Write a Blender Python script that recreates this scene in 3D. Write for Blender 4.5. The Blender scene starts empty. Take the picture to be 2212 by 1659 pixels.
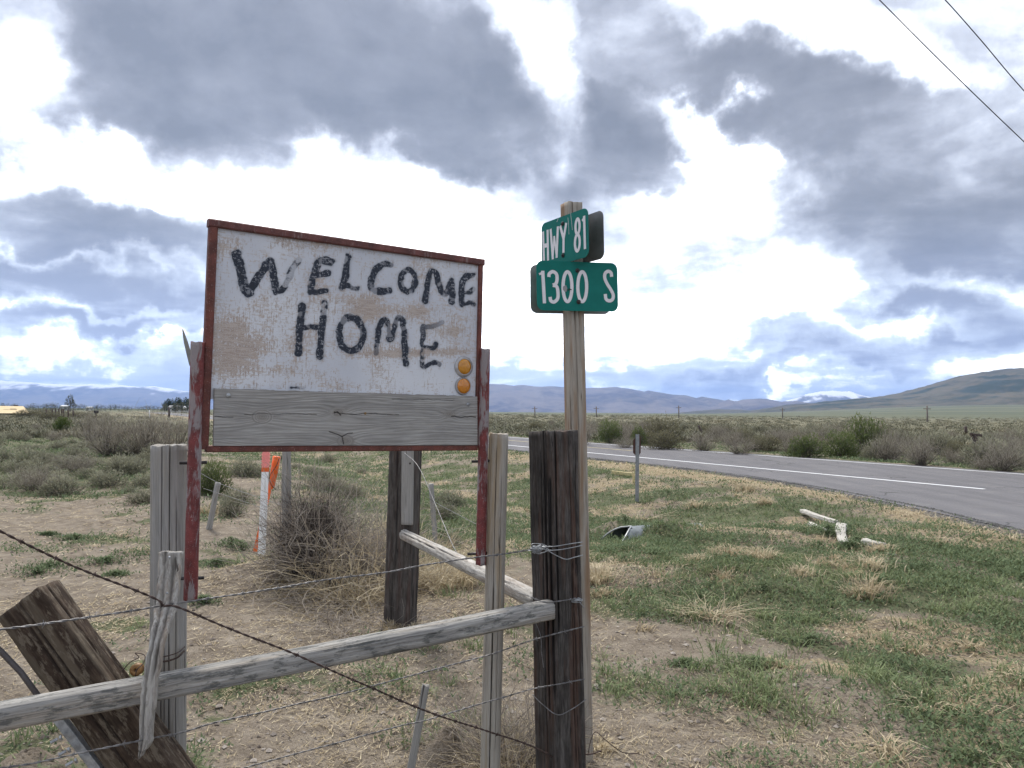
import bpy, math, random
import numpy as np
from mathutils import Vector, Matrix

rnd = random.Random(7)
rng = np.random.default_rng(11)
SC = bpy.context.scene
COL = SC.collection
PI = math.pi

# ------------------------------------------------------------------ camera
PITCH, ROLL, FPX, CXP, CYP = math.radians(2.05), math.radians(0.5), 1662.0, 1106.0, 829.5
_R0 = Vector((1, 0, 0)); CF = Vector((0, math.cos(PITCH), math.sin(PITCH)))
_U0 = Vector((0, -math.sin(PITCH), math.cos(PITCH)))
CR = _R0 * math.cos(ROLL) + _U0 * math.sin(ROLL)
CU = _U0 * math.cos(ROLL) - _R0 * math.sin(ROLL)
CAM = Vector((0, 0, 1.6))
cam_data = bpy.data.cameras.new('camera'); cam = bpy.data.objects.new('camera', cam_data); COL.objects.link(cam)
cam_data.sensor_width = 36.0; cam_data.lens = 36.0 * FPX / 2212.0
cam_data.clip_start = 0.05; cam_data.clip_end = 60000
m = Matrix((CR, CU, -CF)).transposed().to_4x4(); m.translation = CAM
cam.matrix_world = m
SC.camera = cam

# ------------------------------------------------------------------ colour management
SC.view_settings.view_transform = 'Standard'; SC.view_settings.look = 'None'
SC.view_settings.gamma = 1.0; SC.view_settings.use_curve_mapping = False
SC.view_settings.exposure = 1.7
SC.cycles.max_bounces = 5; SC.cycles.diffuse_bounces = 3; SC.cycles.glossy_bounces = 2
SC.cycles.transparent_max_bounces = 8; SC.cycles.volume_bounces = 0

def ray(px, py):
    return CR * (px - CXP) + CF * FPX + CU * (CYP - py)
def U(px, py, D):
    """the point of the place that is seen at (px, py) at the depth D metres"""
    r = ray(px, py); return CAM + r * (D / r.y)
def to_px(v):
    d = Vector(v) - CAM
    z = d.dot(CF)
    return CXP + d.dot(CR) / z * FPX, CYP - d.dot(CU) / z * FPX

# ------------------------------------------------------------------ sky
SUN_EL, SUN_AZ = math.radians(58), math.radians(-25)   # azimuth from +Y towards +X
world = bpy.data.worlds.new('World'); SC.world = world; world.use_nodes = True
nt = world.node_tree; N = nt.nodes; L = nt.links
for n in list(N): N.remove(n)
def nd(t, **kw):
    n = N.new(t)
    for k, v in kw.items(): setattr(n, k, v)
    return n
def mathn(op, a, b=None, c=None, clamp=False):
    n = nd('ShaderNodeMath', operation=op); n.use_clamp = clamp
    for i, v in enumerate((a, b, c)):
        if v is None: continue
        if isinstance(v, (int, float)): n.inputs[i].default_value = v
        else: L.new(v, n.inputs[i])
    return n.outputs[0]
tc = nd('ShaderNodeTexCoord'); D0 = tc.outputs['Generated']
sep = nd('ShaderNodeSeparateXYZ'); L.new(D0, sep.inputs[0])
# cloud deck: the view direction carried to a level layer overhead
zz = mathn('ADD', mathn('MAXIMUM', sep.outputs[2], 0.0), 0.16)
comb = nd('ShaderNodeCombineXYZ')
L.new(mathn('DIVIDE', sep.outputs[0], zz), comb.inputs[0]); L.new(mathn('DIVIDE', sep.outputs[1], zz), comb.inputs[1])
def noise(vec, scale, detail=5, rough=0.55, dist=0.0, off=None):
    n = nd('ShaderNodeTexNoise'); n.inputs['Scale'].default_value = scale; n.inputs['Detail'].default_value = detail
    n.inputs['Roughness'].default_value = rough; n.inputs['Distortion'].default_value = dist
    if off:
        a = nd('ShaderNodeVectorMath', operation='ADD'); a.inputs[1].default_value = off; L.new(vec, a.inputs[0]); vec = a.outputs[0]
    L.new(vec, n.inputs['Vector']); return n
deck = comb.outputs[0]
nA = noise(deck, 0.9, 7, 0.52, 0.5).outputs['Fac']
nB = noise(deck, 2.6, 7, 0.56, 0.3, (5, 3, 1)).outputs['Fac']
# the same direction, ruffled, in which the single cloud masses stand
wn = noise(D0, 2.2, 6, 0.58, 0.0, (3, 1, 7))
wv = nd('ShaderNodeVectorMath', operation='SUBTRACT'); L.new(wn.outputs['Color'], wv.inputs[0]); wv.inputs[1].default_value = (0.5, 0.5, 0.5)
ws = nd('ShaderNodeVectorMath', operation='SCALE'); L.new(wv.outputs[0], ws.inputs[0]); ws.inputs['Scale'].default_value = 0.36
wn2 = noise(D0, 11.0, 6, 0.6, 0.0, (1, 9, 2))
wv2 = nd('ShaderNodeVectorMath', operation='SUBTRACT'); L.new(wn2.outputs['Color'], wv2.inputs[0]); wv2.inputs[1].default_value = (0.5, 0.5, 0.5)
ws2 = nd('ShaderNodeVectorMath', operation='SCALE'); L.new(wv2.outputs[0], ws2.inputs[0]); ws2.inputs['Scale'].default_value = 0.13
wa0 = nd('ShaderNodeVectorMath', operation='ADD'); L.new(ws.outputs[0], wa0.inputs[0]); L.new(ws2.outputs[0], wa0.inputs[1])
wa = nd('ShaderNodeVectorMath', operation='ADD'); L.new(D0, wa.inputs[0]); L.new(wa0.outputs[0], wa.inputs[1])
WD = wa.outputs[0]
def mass(px, py, rx, ry, tilt, amp):
    c = ray(px, py).normalized()
    u = CR - c * CR.dot(c); u.normalize(); v = u.cross(c) * -1; v = c.cross(u) * -1
    v = (CU - c * CU.dot(c) - u * CU.dot(u)).normalized()
    t = math.radians(tilt)
    u2 = u * math.cos(t) + v * math.sin(t); v2 = v * math.cos(t) - u * math.sin(t)
    M = Matrix((u2, c if u2.cross(c).dot(v2) > 0 else -c, v2)).transposed()
    mp = nd('ShaderNodeMapping', vector_type='TEXTURE'); L.new(WD, mp.inputs['Vector'])
    mp.inputs['Location'].default_value = c; mp.inputs['Rotation'].default_value = M.to_euler('XYZ')
    k = 1.0 / FPX
    mp.inputs['Scale'].default_value = (rx * k, 0.8, ry * k)
    g = nd('ShaderNodeTexGradient', gradient_type='SPHERICAL'); L.new(mp.outputs[0], g.inputs[0])
    s = mathn('SMOOTHSTEP', g.outputs['Fac'], 0.0, 0.75) if False else g.outputs['Fac']
    return mathn('MULTIPLY', s, amp)
MASSES = [
 # dark masses
 (620, 60, 640, 230, -6, 1.5), (950, 110, 240, 210, -10, 1.1), (720, 190, 420, 130, -8, 0.8), (330, 110, 320, 170, -24, 0.9),
 (730, 300, 210, 130, -20, 0.9), (320, 270, 360, 110, -30, 1.4), (110, 150, 120, 80, -40, .3),
 (1350, 235, 250, 100, -10, 1.5), (1200, 280, 170, 80, -20, 0.8), (1230, 340, 110, 60, 0, .5), (1130, 180, 60, 80, 0, .2),
 (40, 470, 360, 100, -14, 1.0), (290, 560, 400, 60, -10, 0.9), (20, 300, 110, 110, -40, .4), (120, 520, 260, 60, -10, .5),
 (1560, 130, 330, 130, -24, .85), (1800, 240, 400, 170, -26, 0.9), (2020, 330, 440, 190, -22, 0.95), (2160, 480, 330, 220, -10, 0.95), (1420, 60, 200, 110, -20, .3), (2180, 120, 160, 140, 0, .35),
 (2080, 655, 170, 55, -16, 1.3), (1930, 640, 120, 40, 8, 1.3), (1750, 420, 300, 120, -30, .45),
 (1600, 795, 360, 36, 2, 1.2), (1150, 710, 220, 50, -10, .9), (1420, 750, 240, 40, 0, .7), (2100, 755, 300, 60, 0, 1.2), (1720, 730, 260, 40, 0, .9), (1850, 560, 300, 60, 0, .5),
 (200, 690, 460, 50, -8, 1.3), (300, 765, 460, 32, -3, 1.3), (60, 640, 260, 40, -8, .8), (340, 620, 240, 30, -6, .8), (-200,600,300,120,0,.6),
 # bright breaks
 (1150, 90, 120, 230, 14, -2.4), (1740, 20, 330, 90, -8, -1.5), (1570, 390, 300, 110, 12, -1.5), (1570, 250, 190, 70, -36, -2.4),
 (760, 450, 640, 120, -8, -1.5), (560, 330, 150, 70, -30, -.7), (1500, 640, 640, 170, 0, -1.2), (150, 390, 330, 50, -24, -1.1), (900, 380, 200, 90, 0, -1),
 (30, 60, 150, 130, -40, -1.4), (1000, 600, 500, 200, 0, -1.0), (100, 270, 200, 50, -35, -.8), (560, 250, 140, 40, -20, -.5),
 (200, 610, 320, 22, -8, -0.7), (180, 730, 400, 22, -5, -.8), (220, 812, 460, 26, -2, -1.0), (2120, 590, 220, 40, -20, -1.0),
 (1500, 842, 560, 22, 0, -1.0), (2000, 715, 300, 50, 0, -.9), (1700, 600, 300, 80, 0, -.6),
]
acc = None
for a in MASSES:
    o = mass(*a); acc = o if acc is None else mathn('ADD', acc, o)
# noise billows on top; low down the layers lie flat
sat = mathn('TANH', mathn('MULTIPLY', acc, 0.95))
pos = mathn('MULTIPLY', mathn('MAXIMUM', sat, 0.0), mathn('ADD', mathn('MULTIPLY', nB, 1.05), 0.18))
neg = mathn('MULTIPLY', mathn('MINIMUM', sat, 0.0), 0.43)
nz = mathn('MULTIPLY', mathn('SUBTRACT', nA, 0.5), 1.25)
nz2 = mathn('MULTIPLY', mathn('SUBTRACT', nB, 0.5), 1.0)
nC = noise(D0, 9.0, 8, 0.62, 0.2, (2, 2, 8)).outputs['Fac']
nz3 = mathn('MULTIPLY', mathn('SUBTRACT', nC, 0.5), 0.85)
cov = mathn('ADD', mathn('ADD', mathn('ADD', pos, neg), mathn('ADD', nz, nz3)), mathn('ADD', nz2, 0.31))
ramp = nd('ShaderNodeValToRGB'); cov = mathn('ADD', mathn('MULTIPLY', cov, 0.80), 0.085); L.new(cov, ramp.inputs[0])
els = ramp.color_ramp.elements
stops = [(0.0, (1.25, 1.24, 1.23)), (0.11, (0.66, 0.665, 0.67)), (0.22, (0.385, 0.400, 0.425)), (0.34, (0.245, 0.258, 0.286)), (0.50, (0.158, 0.164, 0.181)), (0.70, (0.103, 0.105, 0.113)), (1.0, (0.068, 0.069, 0.073))]
els[0].position = stops[0][0]; els[0].color = (*stops[0][1], 1); els[1].position = stops[-1][0]; els[1].color = (*stops[-1][1], 1)
for p_, c_ in stops[1:-1]:
    e = els.new(p_); e.color = (*c_, 1)
# low clouds are seen through more air: bluer and paler
low = nd('ShaderNodeMapRange'); low.interpolation_type = 'SMOOTHSTEP'; L.new(sep.outputs[2], low.inputs[0])
low.inputs['From Min'].default_value = 0.02; low.inputs['From Max'].default_value = 0.26
low.inputs['To Min'].default_value = 0.8; low.inputs['To Max'].default_value = 0.0
mixl = nd('ShaderNodeMix', data_type='RGBA'); L.new(low.outputs[0], mixl.inputs[0]); L.new(ramp.outputs[0], mixl.inputs[6])
r2 = nd('ShaderNodeValToRGB'); L.new(cov, r2.inputs[0])
q = r2.color_ramp.elements; q[0].position = 0.05; q[0].color = (1.15, 1.18, 1.2, 1); q[1].position = 0.80; q[1].color = (0.14, 0.165, 0.25, 1)
e = q.new(0.30); e.color = (0.35, 0.41, 0.51, 1)
L.new(r2.outputs[0], mixl.inputs[7])
sky = nd('ShaderNodeTexSky', sky_type='NISHITA'); sky.sun_disc = False
sky.sun_elevation = SUN_EL; sky.sun_rotation = SUN_AZ
bg1 = nd('ShaderNodeBackground'); L.new(sky.outputs[0], bg1.inputs[0]); bg1.inputs[1].default_value = 0.07
bg2 = nd('ShaderNodeBackground'); L.new(mixl.outputs[2], bg2.inputs[0]); bg2.inputs[1].default_value = 1.0
mx = nd('ShaderNodeMixShader'); mx.inputs[0].default_value = 0.93
L.new(bg1.outputs[0], mx.inputs[1]); L.new(bg2.outputs[0], mx.inputs[2])
wo = nd('ShaderNodeOutputWorld'); L.new(mx.outputs[0], wo.inputs[0])
world.cycles.sampling_method = 'MANUAL'; world.cycles.sample_map_resolution = 512

# ------------------------------------------------------------------ sun behind the cloud
sd = bpy.data.lights.new('sun', 'SUN'); sd.energy = 1.5; sd.angle = math.radians(14); sd.color = (1.0, 0.965, 0.91)
sun = bpy.data.objects.new('sun', sd); COL.objects.link(sun)
sdir = Vector((math.sin(SUN_AZ) * math.cos(SUN_EL), math.cos(SUN_AZ) * math.cos(SUN_EL), math.sin(SUN_EL)))
sun.location = sdir * 50
sun.rotation_euler = sdir.to_track_quat('Z', 'Y').to_euler()

# ================================================================== helpers
def tag(o, label=None, cat=None, group=None, kind=None):
    if label: o['label'] = label
    if cat: o['category'] = cat
    if group: o['group'] = group
    if kind: o['kind'] = kind
    return o
def empty(name, loc=(0, 0, 0), label=None, cat=None, group=None):
    o = bpy.data.objects.new(name, None); COL.objects.link(o); o.location = loc; o.empty_display_size = 0.1
    bpy.context.view_layer.update() if False else None
    return tag(o, label, cat, group)
def mesh_np(name, V, F, smooth=True, attrs=None):
    """V (n,3); F (m,3) or (m,4) int array, or a list of such arrays; attrs name -> (n,) or (n,3)"""
    me = bpy.data.meshes.new(name)
    V = np.asarray(V, dtype=np.float32)
    Fs = F if isinstance(F, list) else [F]
    Fs = [np.asarray(f, dtype=np.int32) for f in Fs if len(f)]
    nf = sum(len(f) for f in Fs)
    loops = np.concatenate([f.ravel() for f in Fs])
    tot = np.concatenate([np.full(len(f), f.shape[1], dtype=np.int32) for f in Fs])
    start = np.concatenate([[0], np.cumsum(tot)[:-1]]).astype(np.int32)
    me.vertices.add(len(V)); me.vertices.foreach_set('co', V.ravel())
    me.loops.add(len(loops)); me.loops.foreach_set('vertex_index', loops)
    me.polygons.add(nf); me.polygons.foreach_set('loop_start', start); me.polygons.foreach_set('loop_total', tot)
    me.polygons.foreach_set('use_smooth', np.full(nf, bool(smooth)))
    if attrs:
        for k, a in attrs.items():
            a = np.asarray(a, dtype=np.float32)
            if a.ndim == 1:
                at = me.attributes.new(k, 'FLOAT', 'POINT'); at.data.foreach_set('value', a)
            else:
                at = me.attributes.new(k, 'FLOAT_COLOR', 'POINT')
                at.data.foreach_set('color', np.c_[a, np.ones(len(a), dtype=np.float32)].astype(np.float32).ravel())
    me.update(calc_edges=True); me.validate(verbose=False)
    return me
def link(name, me, mat=None, parent=None, M=None):
    o = bpy.data.objects.new(name, me); COL.objects.link(o)
    if mat is not None and not me.materials: me.materials.append(mat)
    if parent is not None: o.parent = parent
    if M is not None: o.matrix_local = M
    return o

# --- lattice noise in numpy
_T = np.random.default_rng(5).random((8, 256, 256)).astype(np.float64)
def vn(x, y, seed=0):
    T = _T[seed % 8]; x = np.asarray(x, float) + seed * 17.3; y = np.asarray(y, float) + seed * 9.7
    xi = np.floor(x).astype(int); yi = np.floor(y).astype(int); fx = x - xi; fy = y - yi
    fx = fx * fx * (3 - 2 * fx); fy = fy * fy * (3 - 2 * fy)
    a = T[xi & 255, yi & 255]; b = T[(xi + 1) & 255, yi & 255]; c = T[xi & 255, (yi + 1) & 255]; d = T[(xi + 1) & 255, (yi + 1) & 255]
    return (a * (1 - fx) + b * fx) * (1 - fy) + (c * (1 - fx) + d * fx) * fy
def fbm(x, y, o=4, seed=0, gain=0.5):
    s = 0; a = 1.0; t = 0
    for i in range(o):
        s = s + a * vn(x * 2.03 ** i, y * 2.03 ** i, seed + i); t += a; a *= gain
    return s / t
def sstep(a, b, x):
    t = np.clip((np.asarray(x, float) - a) / (b - a), 0, 1); return t * t * (3 - 2 * t)

# --- the lie of the land.  s: across the highway (away from the camera), t: along it
HN = (0.8835, 0.4685); HT = (0.4685, -0.8835)
def st(x, y): return HN[0] * x + HN[1] * y, HT[0] * x + HT[1] * y
EDGE = [(60, -93.0), (2.8, 26.6)]
# edge of the asphalt: highway shoulder, then the curve into the side road
ASPH = [(-150.6, 315.3), (-0.45, 32.7), (2.75, 26.7), (4.7, 22.9), (6.05, 19.4), (6.75, 16.3), (7.05, 13.2), (7.0, 10.2), (6.7, 7.3), (6.1, 4.6), (5.0, 2.1), (3.2, -0.2), (0.3, -2.2), (-30, -18)]
def asph_dist(x, y):
    """distance to the asphalt's near edge (positive outside the asphalt)"""
    x = np.asarray(x, float); y = np.asarray(y, float)
    best = np.full(np.broadcast(x, y).shape, 1e9)
    for (a, b), (c, d) in zip(ASPH[:-1], ASPH[1:]):
        ux, uy = c - a, d - b; l2 = ux * ux + uy * uy
        k = np.clip(((x - a) * ux + (y - b) * uy) / l2, 0, 1)
        best = np.minimum(best, np.hypot(x - a - k * ux, y - b - k * uy))
    return best
_POLY = ASPH + [(-30, -80), (400, -80), (400, 460), (-150.6, 460)]
def inside_asph(x, y):
    """on the asphalt of the highway or the side road"""
    x = np.asarray(x, float); y = np.asarray(y, float); c = np.zeros(np.broadcast(x, y).shape, bool)
    for (x0, y0), (x1, y1) in zip(_POLY, _POLY[1:] + _POLY[:1]):
        if y0 == y1: continue
        c ^= ((y0 > y) != (y1 > y)) & (x < (x1 - x0) * (y - y0) / (y1 - y0) + x0)
    return c & (st(x, y)[0] < 22.8)
CUL = (1.62, 10.95); CAX = (.93, .37)          # mouth of the culvert and the way it runs
def H(x, y):
    x = np.asarray(x, float); y = np.asarray(y, float)
    s, t = st(x, y)
    ditch = -0.42 * np.exp(-((s - 8.2) / 2.6) ** 2) * (1 - sstep(-9.2, -7.0, t)) * sstep(-400, -60, t)
    far = np.hypot(x, y)
    near = 1 - sstep(30, 90, far)
    onroad = sstep(14.2, 15.6, s) * (1 - sstep(22.6, 24.5, s))
    ad = asph_dist(x, y)
    side = sstep(-.5, 1.6, ad)            # flatten beside the side road
    soft = (1 - onroad)
    rough = (fbm(x * 0.8, y * 0.8, 3, 1) - 0.5) * 0.16 + (fbm(x * 3.1, y * 3.1, 3, 2) - 0.5) * 0.05 + (fbm(x * 11, y * 11, 3, 4) - 0.5) * 0.022
    bigr = (fbm(x * 0.06, y * 0.06, 3, 3) - 0.5) * 0.6 * sstep(25, 90, far) * sstep(-40, 0, -s + 0) 
    z = ditch * side + rough * near * soft * side + bigr * soft * 0.4
    z = z - 0.10 * sstep(22.9, 25.5, s) * (s > 20)
    z = z + 0.20 * np.exp(-(((x + 0.02) / 0.22) ** 2 + ((y - 3.05) / 0.25) ** 2)) * 0.4
    z = z + 0.16 * np.exp(-(((x + 2.15) / 0.9) ** 2 + ((y - 7.3) / 0.5) ** 2))
    cu = (x - CUL[0]) * CAX[0] + (y - CUL[1]) * CAX[1]; cv = -(x - CUL[0]) * CAX[1] + (y - CUL[1]) * CAX[0]
    z = z + 0.23 * sstep(0.02, 0.26, cu) * (1 - sstep(.9, 4.0, cu)) * np.exp(-(cv / 1.3) ** 2)
    z = z + 0.12 * np.exp(-(((cu - .1) / .9) ** 2 + ((cv - .75) / .40) ** 2))
    z = z + 0.04 * np.exp(-(((cu - .40) / .35) ** 2 + ((cv + .45) / .25) ** 2))
    z = z + 0.05 * np.exp(-(((cu - .15) / .7) ** 2 + ((cv + .52) / .20) ** 2))
    z = np.where(inside_asph(x, y) | (s > 14.6) & (s < 22.8), np.minimum(z, -0.010), z)
    # the plain climbs gently towards the hill on the right
    az = np.degrees(np.arctan2(x, np.maximum(y, 1)))
    z = z + sstep(300, 3200, far) * 38 * sstep(12, 34, az) - sstep(600, 9000, far) * 2.0
    z = z - 6 * sstep(150, 1500, far) * (1 - sstep(-24, -12, az)) * 0
    return z
def G(px, py, lift=0.0):
    """where the sight line through (px, py) meets the ground"""
    r = ray(px, py); k = 1.6 / max(1e-5, -r.z)
    for _ in range(12):
        p = CAM + r * k; h = float(H(p.x, p.y)); k += (p.z - h) / max(1e-5, -r.z) * 0.8
        k = min(max(k, 0.0), 60)
    p = CAM + r * k
    return Vector((p.x, p.y, float(H(p.x, p.y)) + lift))

# ================================================================== materials
def mat_new(name):
    m = bpy.data.materials.new(name); m.use_nodes = True
    return m, m.node_tree, m.node_tree.nodes['Principled BSDF']
class NT:
    """short hand for building a node tree"""
    def __init__(s, nt): s.nt = nt
    def n(s, t, **kw):
        x = s.nt.nodes.new(t)
        for k, v in kw.items(): setattr(x, k, v)
        return x
    def put(s, sock, v):
        if hasattr(v, 'is_output'): s.nt.links.new(v, sock)
        else:
            if isinstance(v, (tuple, list)) and len(v) == 3 and sock.type == 'RGBA': v = (*v, 1)
            sock.default_value = v
    def math(s, op, a, b=0.0, clamp=False):
        x = s.n('ShaderNodeMath', operation=op); x.use_clamp = clamp; s.put(x.inputs[0], a); s.put(x.inputs[1], b); return x.outputs[0]
    def mix(s, f, a, b):
        x = s.n('ShaderNodeMix', data_type='RGBA'); s.put(x.inputs[0], f); s.put(x.inputs[6], a); s.put(x.inputs[7], b); return x.outputs[2]
    def noise(s, vec, scale, detail=4, rough=0.55, dist=0.0):
        x = s.n('ShaderNodeTexNoise'); s.put(x.inputs['Scale'], scale); s.put(x.inputs['Detail'], detail)
        s.put(x.inputs['Roughness'], rough); s.put(x.inputs['Distortion'], dist)
        if vec is not None: s.nt.links.new(vec, x.inputs['Vector'])
        return x.outputs['Fac']
    def map(s, vec, scale=(1, 1, 1), loc=(0, 0, 0), rot=(0, 0, 0)):
        x = s.n('ShaderNodeMapping'); s.nt.links.new(vec, x.inputs[0]); x.inputs['Scale'].default_value = scale
        x.inputs['Location'].default_value = loc; x.inputs['Rotation'].default_value = rot; return x.outputs[0]
    def rng(s, v, a, b, c=0.0, d=1.0):
        x = s.n('ShaderNodeMapRange'); x.interpolation_type = 'SMOOTHSTEP'; s.put(x.inputs[0], v)
        for i, q in enumerate((a, b, c, d)): s.put(x.inputs[i + 1], q)
        return x.outputs[0]
    def ramp(s, f, stops):
        x = s.n('ShaderNodeValToRGB'); s.put(x.inputs[0], f); e = x.color_ramp.elements
        e[0].position, e[0].color = stops[0][0], (*stops[0][1], 1); e[1].position, e[1].color = stops[-1][0], (*stops[-1][1], 1)
        for p, c in stops[1:-1]:
            k = e.new(p); k.color = (*c, 1)
        return x.outputs[0]
    def attr(s, name):
        x = s.n('ShaderNodeAttribute'); x.attribute_name = name; return x
    def bump(s, h, strength, dist, bsdf):
        x = s.n('ShaderNodeBump'); s.put(x.inputs['Strength'], strength); s.put(x.inputs['Distance'], dist)
        s.nt.links.new(h, x.inputs['Height']); s.nt.links.new(x.outputs[0], bsdf.inputs['Normal']); return x
    def obj(s): return s.n('ShaderNodeTexCoord').outputs['Object']
    def pos(s): return s.n('ShaderNodeNewGeometry').outputs['Position']
    def link(s, a, b): s.nt.links.new(a, b)

def plain(name, col, rough=0.7, metal=0.0, var=0.15, scale=30.0, bump=0.0, spec=0.3):
    m, nt, b = mat_new(name); t = NT(nt); o = t.obj()
    f = t.noise(o, scale, 4, 0.6)
    c0 = tuple(max(0, c * (1 - var)) for c in col); c1 = tuple(min(1, c * (1 + var)) for c in col)
    t.link(t.mix(t.rng(f, 0.3, 0.7), c0, c1), b.inputs['Base Color'])
    b.inputs['Roughness'].default_value = rough; b.inputs['Metallic'].default_value = metal
    b.inputs['Specular IOR Level'].default_value = spec
    if bump: t.bump(f, bump, 0.002, b)
    return m
# ================================================================== ground
def ground_masks(x, y):
    s, t = st(x, y)
    far = np.hypot(x, y)
    n1 = fbm(x * 0.55, y * 0.55, 4, 3); n2 = fbm(x * 1.7, y * 1.7, 4, 6); n3 = fbm(x * 0.18, y * 0.18, 3, 5)
    ad = asph_dist(x, y)
    g = 0.10 + 0.80 * sstep(1.6, 5.4, s + (n1 - .5) * 2.5)
    g = g * (0.45 + 1.1 * sstep(0.35, 0.62, n2))
    # worn bare ground left of the fence line, brush beyond it
    left = 1 - sstep(0.5, 2.5, s)
    g = np.where(left > 0, g * (1 - left) + left * (0.9 * sstep(0.56, 0.66, n2) * sstep(.40, .56, n1) + 0.75 * sstep(13, 20, y - 0.25 * x)), g)
    straw = 0.85 * sstep(11.6, 13.2, s + (n1 - .5) * 2) * (s < 16)
    straw = np.maximum(straw, 0.85 * (1 - sstep(0.3, 1.3, ad + (n1 - .5))) * (s < 16))
    straw = np.maximum(straw, sstep(0.60, 0.70, vn(x * 1.3 + 40, y * 1.3, 2)) * 0.65 * sstep(2.2, 4, s) * (s < 13))
    green = np.clip(g, 0, 1) * (1 - straw * 0.75)
    gravel = (1 - sstep(0.05, 0.4, ad + (n2 - .5) * .4)) * (s < 16.4)
    return np.clip(green, 0, 1), np.clip(straw, 0, 1), np.clip(gravel, 0, 1)

def build_ground():
    r1 = 0.5 * np.exp(np.arange(0, 410) * 0.0118)          # to ~62 m
    r2 = r1[-1] * np.exp(np.arange(1, 90) * 0.062)          # to ~16 km
    R = np.r_[0.02, 0.25, r1, r2]
    A = np.r_[np.arange(-46, 46.01, 0.25), np.arange(50, 314, 5.0)]
    A = np.radians(A)
    RR, AA = np.meshgrid(R, A, indexing='ij')
    X = RR * np.sin(AA); Y = RR * np.cos(AA)
    Z = H(X, Y)
    gr, stv, gv = ground_masks(X, Y)
    n, m_ = X.shape
    idx = np.arange(n * m_).reshape(n, m_)
    j = np.r_[np.arange(m_), 0]
    a = idx[:-1][:, j[:-1]]; b = idx[:-1][:, j[1:]]; c = idx[1:][:, j[1:]]; d = idx[1:][:, j[:-1]]
    F = np.stack([a, d, c, b], -1).reshape(-1, 4)
    me = mesh_np('ground', np.c_[X.ravel(), Y.ravel(), Z.ravel()], F, True, {'green': gr.ravel(), 'straw': stv.ravel(), 'gravel': gv.ravel()})
    return me
m, nt, b = mat_new('soil'); t = NT(nt); P = t.pos()
ga = t.attr('green').outputs['Fac']; sa = t.attr('straw').outputs['Fac']; va = t.attr('gravel').outputs['Fac']
nf = t.noise(P, 38, 6, 0.65); nm = t.noise(P, 5.5, 5, 0.6); nl = t.noise(P, 0.9, 4, 0.55); nff = t.noise(P, 160, 3, 0.6)
lit = t.noise(t.map(P, (55, 190, 60), rot=(0, 0, .5)), 1, 3, 0.6, 1.5)
lit2 = t.noise(t.map(P, (200, 50, 60), rot=(0, 0, -.35)), 1, 3, 0.6, 1.5)
dirt = t.ramp(nm, [(0.25, (0.128, 0.102, 0.078)), (0.5, (0.222, 0.186, 0.145)), (0.75, (0.335, 0.290, 0.232))])
dirt = t.mix(t.rng(nf, 0.45, 0.75, 0, 0.55), dirt, (0.30, 0.25, 0.205))
dirt = t.mix(t.rng(nf, 0.28, 0.44, 0.55, 0.0), dirt, (0.06, 0.043, 0.032))
lt = t.math('MAXIMUM', t.rng(lit, 0.60, 0.70), t.rng(lit2, 0.60, 0.70))
dirt = t.mix(t.math('MULTIPLY', lt, t.rng(nl, 0.35, 0.65, 0.15, 0.75)), dirt, (0.42, 0.35, 0.25))
strawc = t.mix(t.rng(nf, 0.35, 0.65), (0.17, 0.130, 0.082), (0.38, 0.31, 0.20))
strawc = t.mix(t.rng(lit, 0.5, 0.7), strawc, (0.44, 0.37, 0.245))
greenc = t.mix(t.rng(nf, 0.35, 0.65), (0.075, 0.078, 0.045), (0.135, 0.150, 0.085))
greenc = t.mix(t.rng(nl, 0.4, 0.65, 0, 0.6), greenc, (0.14, 0.145, 0.085))
grav = t.ramp(nff, [(0.3, (0.05, 0.05, 0.055)), (0.5, (0.15, 0.145, 0.14)), (0.68, (0.32, 0.30, 0.28))])
c = t.mix(t.rng(t.math('ADD', ga, t.math('ADD', t.math('MULTIPLY', t.math('SUBTRACT', nf, 0.5), 1.3), t.math('MULTIPLY', t.math('SUBTRACT', nm, 0.5), 1.2))), 0.35, 0.85), dirt, greenc)
c = t.mix(t.rng(t.math('ADD', sa, t.math('ADD', t.math('MULTIPLY', t.math('SUBTRACT', nf, 0.5), 1.2), t.math('MULTIPLY', t.math('SUBTRACT', nm, 0.5), 1.6))), 0.35, 0.85), c, strawc)
c = t.mix(va, c, grav)
# far out: the colours of the sagebrush plain, in long thin bands
Pf = t.map(P, (0.0035, 0.009, 0)); bands = t.noise(Pf, 1, 5, 0.6, 0.4); tuft = t.noise(P, 0.55, 4, 0.7)
sagec = t.mix(t.rng(bands, 0.35, 0.65), (0.095, 0.098, 0.064), (0.170, 0.160, 0.108))
sagec = t.mix(t.rng(tuft, 0.42, 0.6, 0.0, 0.6), sagec, (0.20, 0.175, 0.115))
ln = t.n('ShaderNodeVectorMath', operation='LENGTH'); t.link(P, ln.inputs[0])
fd = t.rng(ln.outputs['Value'], 28, 75)
c = t.mix(t.math('MULTIPLY', fd, t.math('SUBTRACT', 1.0, sa)), c, sagec)
green_far = t.mix(t.rng(bands, 0.4, 0.6), (0.088, 0.098, 0.064), (0.125, 0.130, 0.085))
c = t.mix(t.rng(ln.outputs['Value'], 250, 600), c, green_far)
t.link(c, b.inputs['Base Color']); b.inputs['Roughness'].default_value = 1.0; b.inputs['Specular IOR Level'].default_value = 0.1
hh = t.math('ADD', t.math('ADD', nf, t.math('MULTIPLY', nff, 0.35)), t.math('MULTIPLY', lt, 0.35))
t.bump(hh, 1.0, 0.024, b)
M_SOIL = m
tag(link('ground', build_ground(), M_SOIL), kind='structure')

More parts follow.
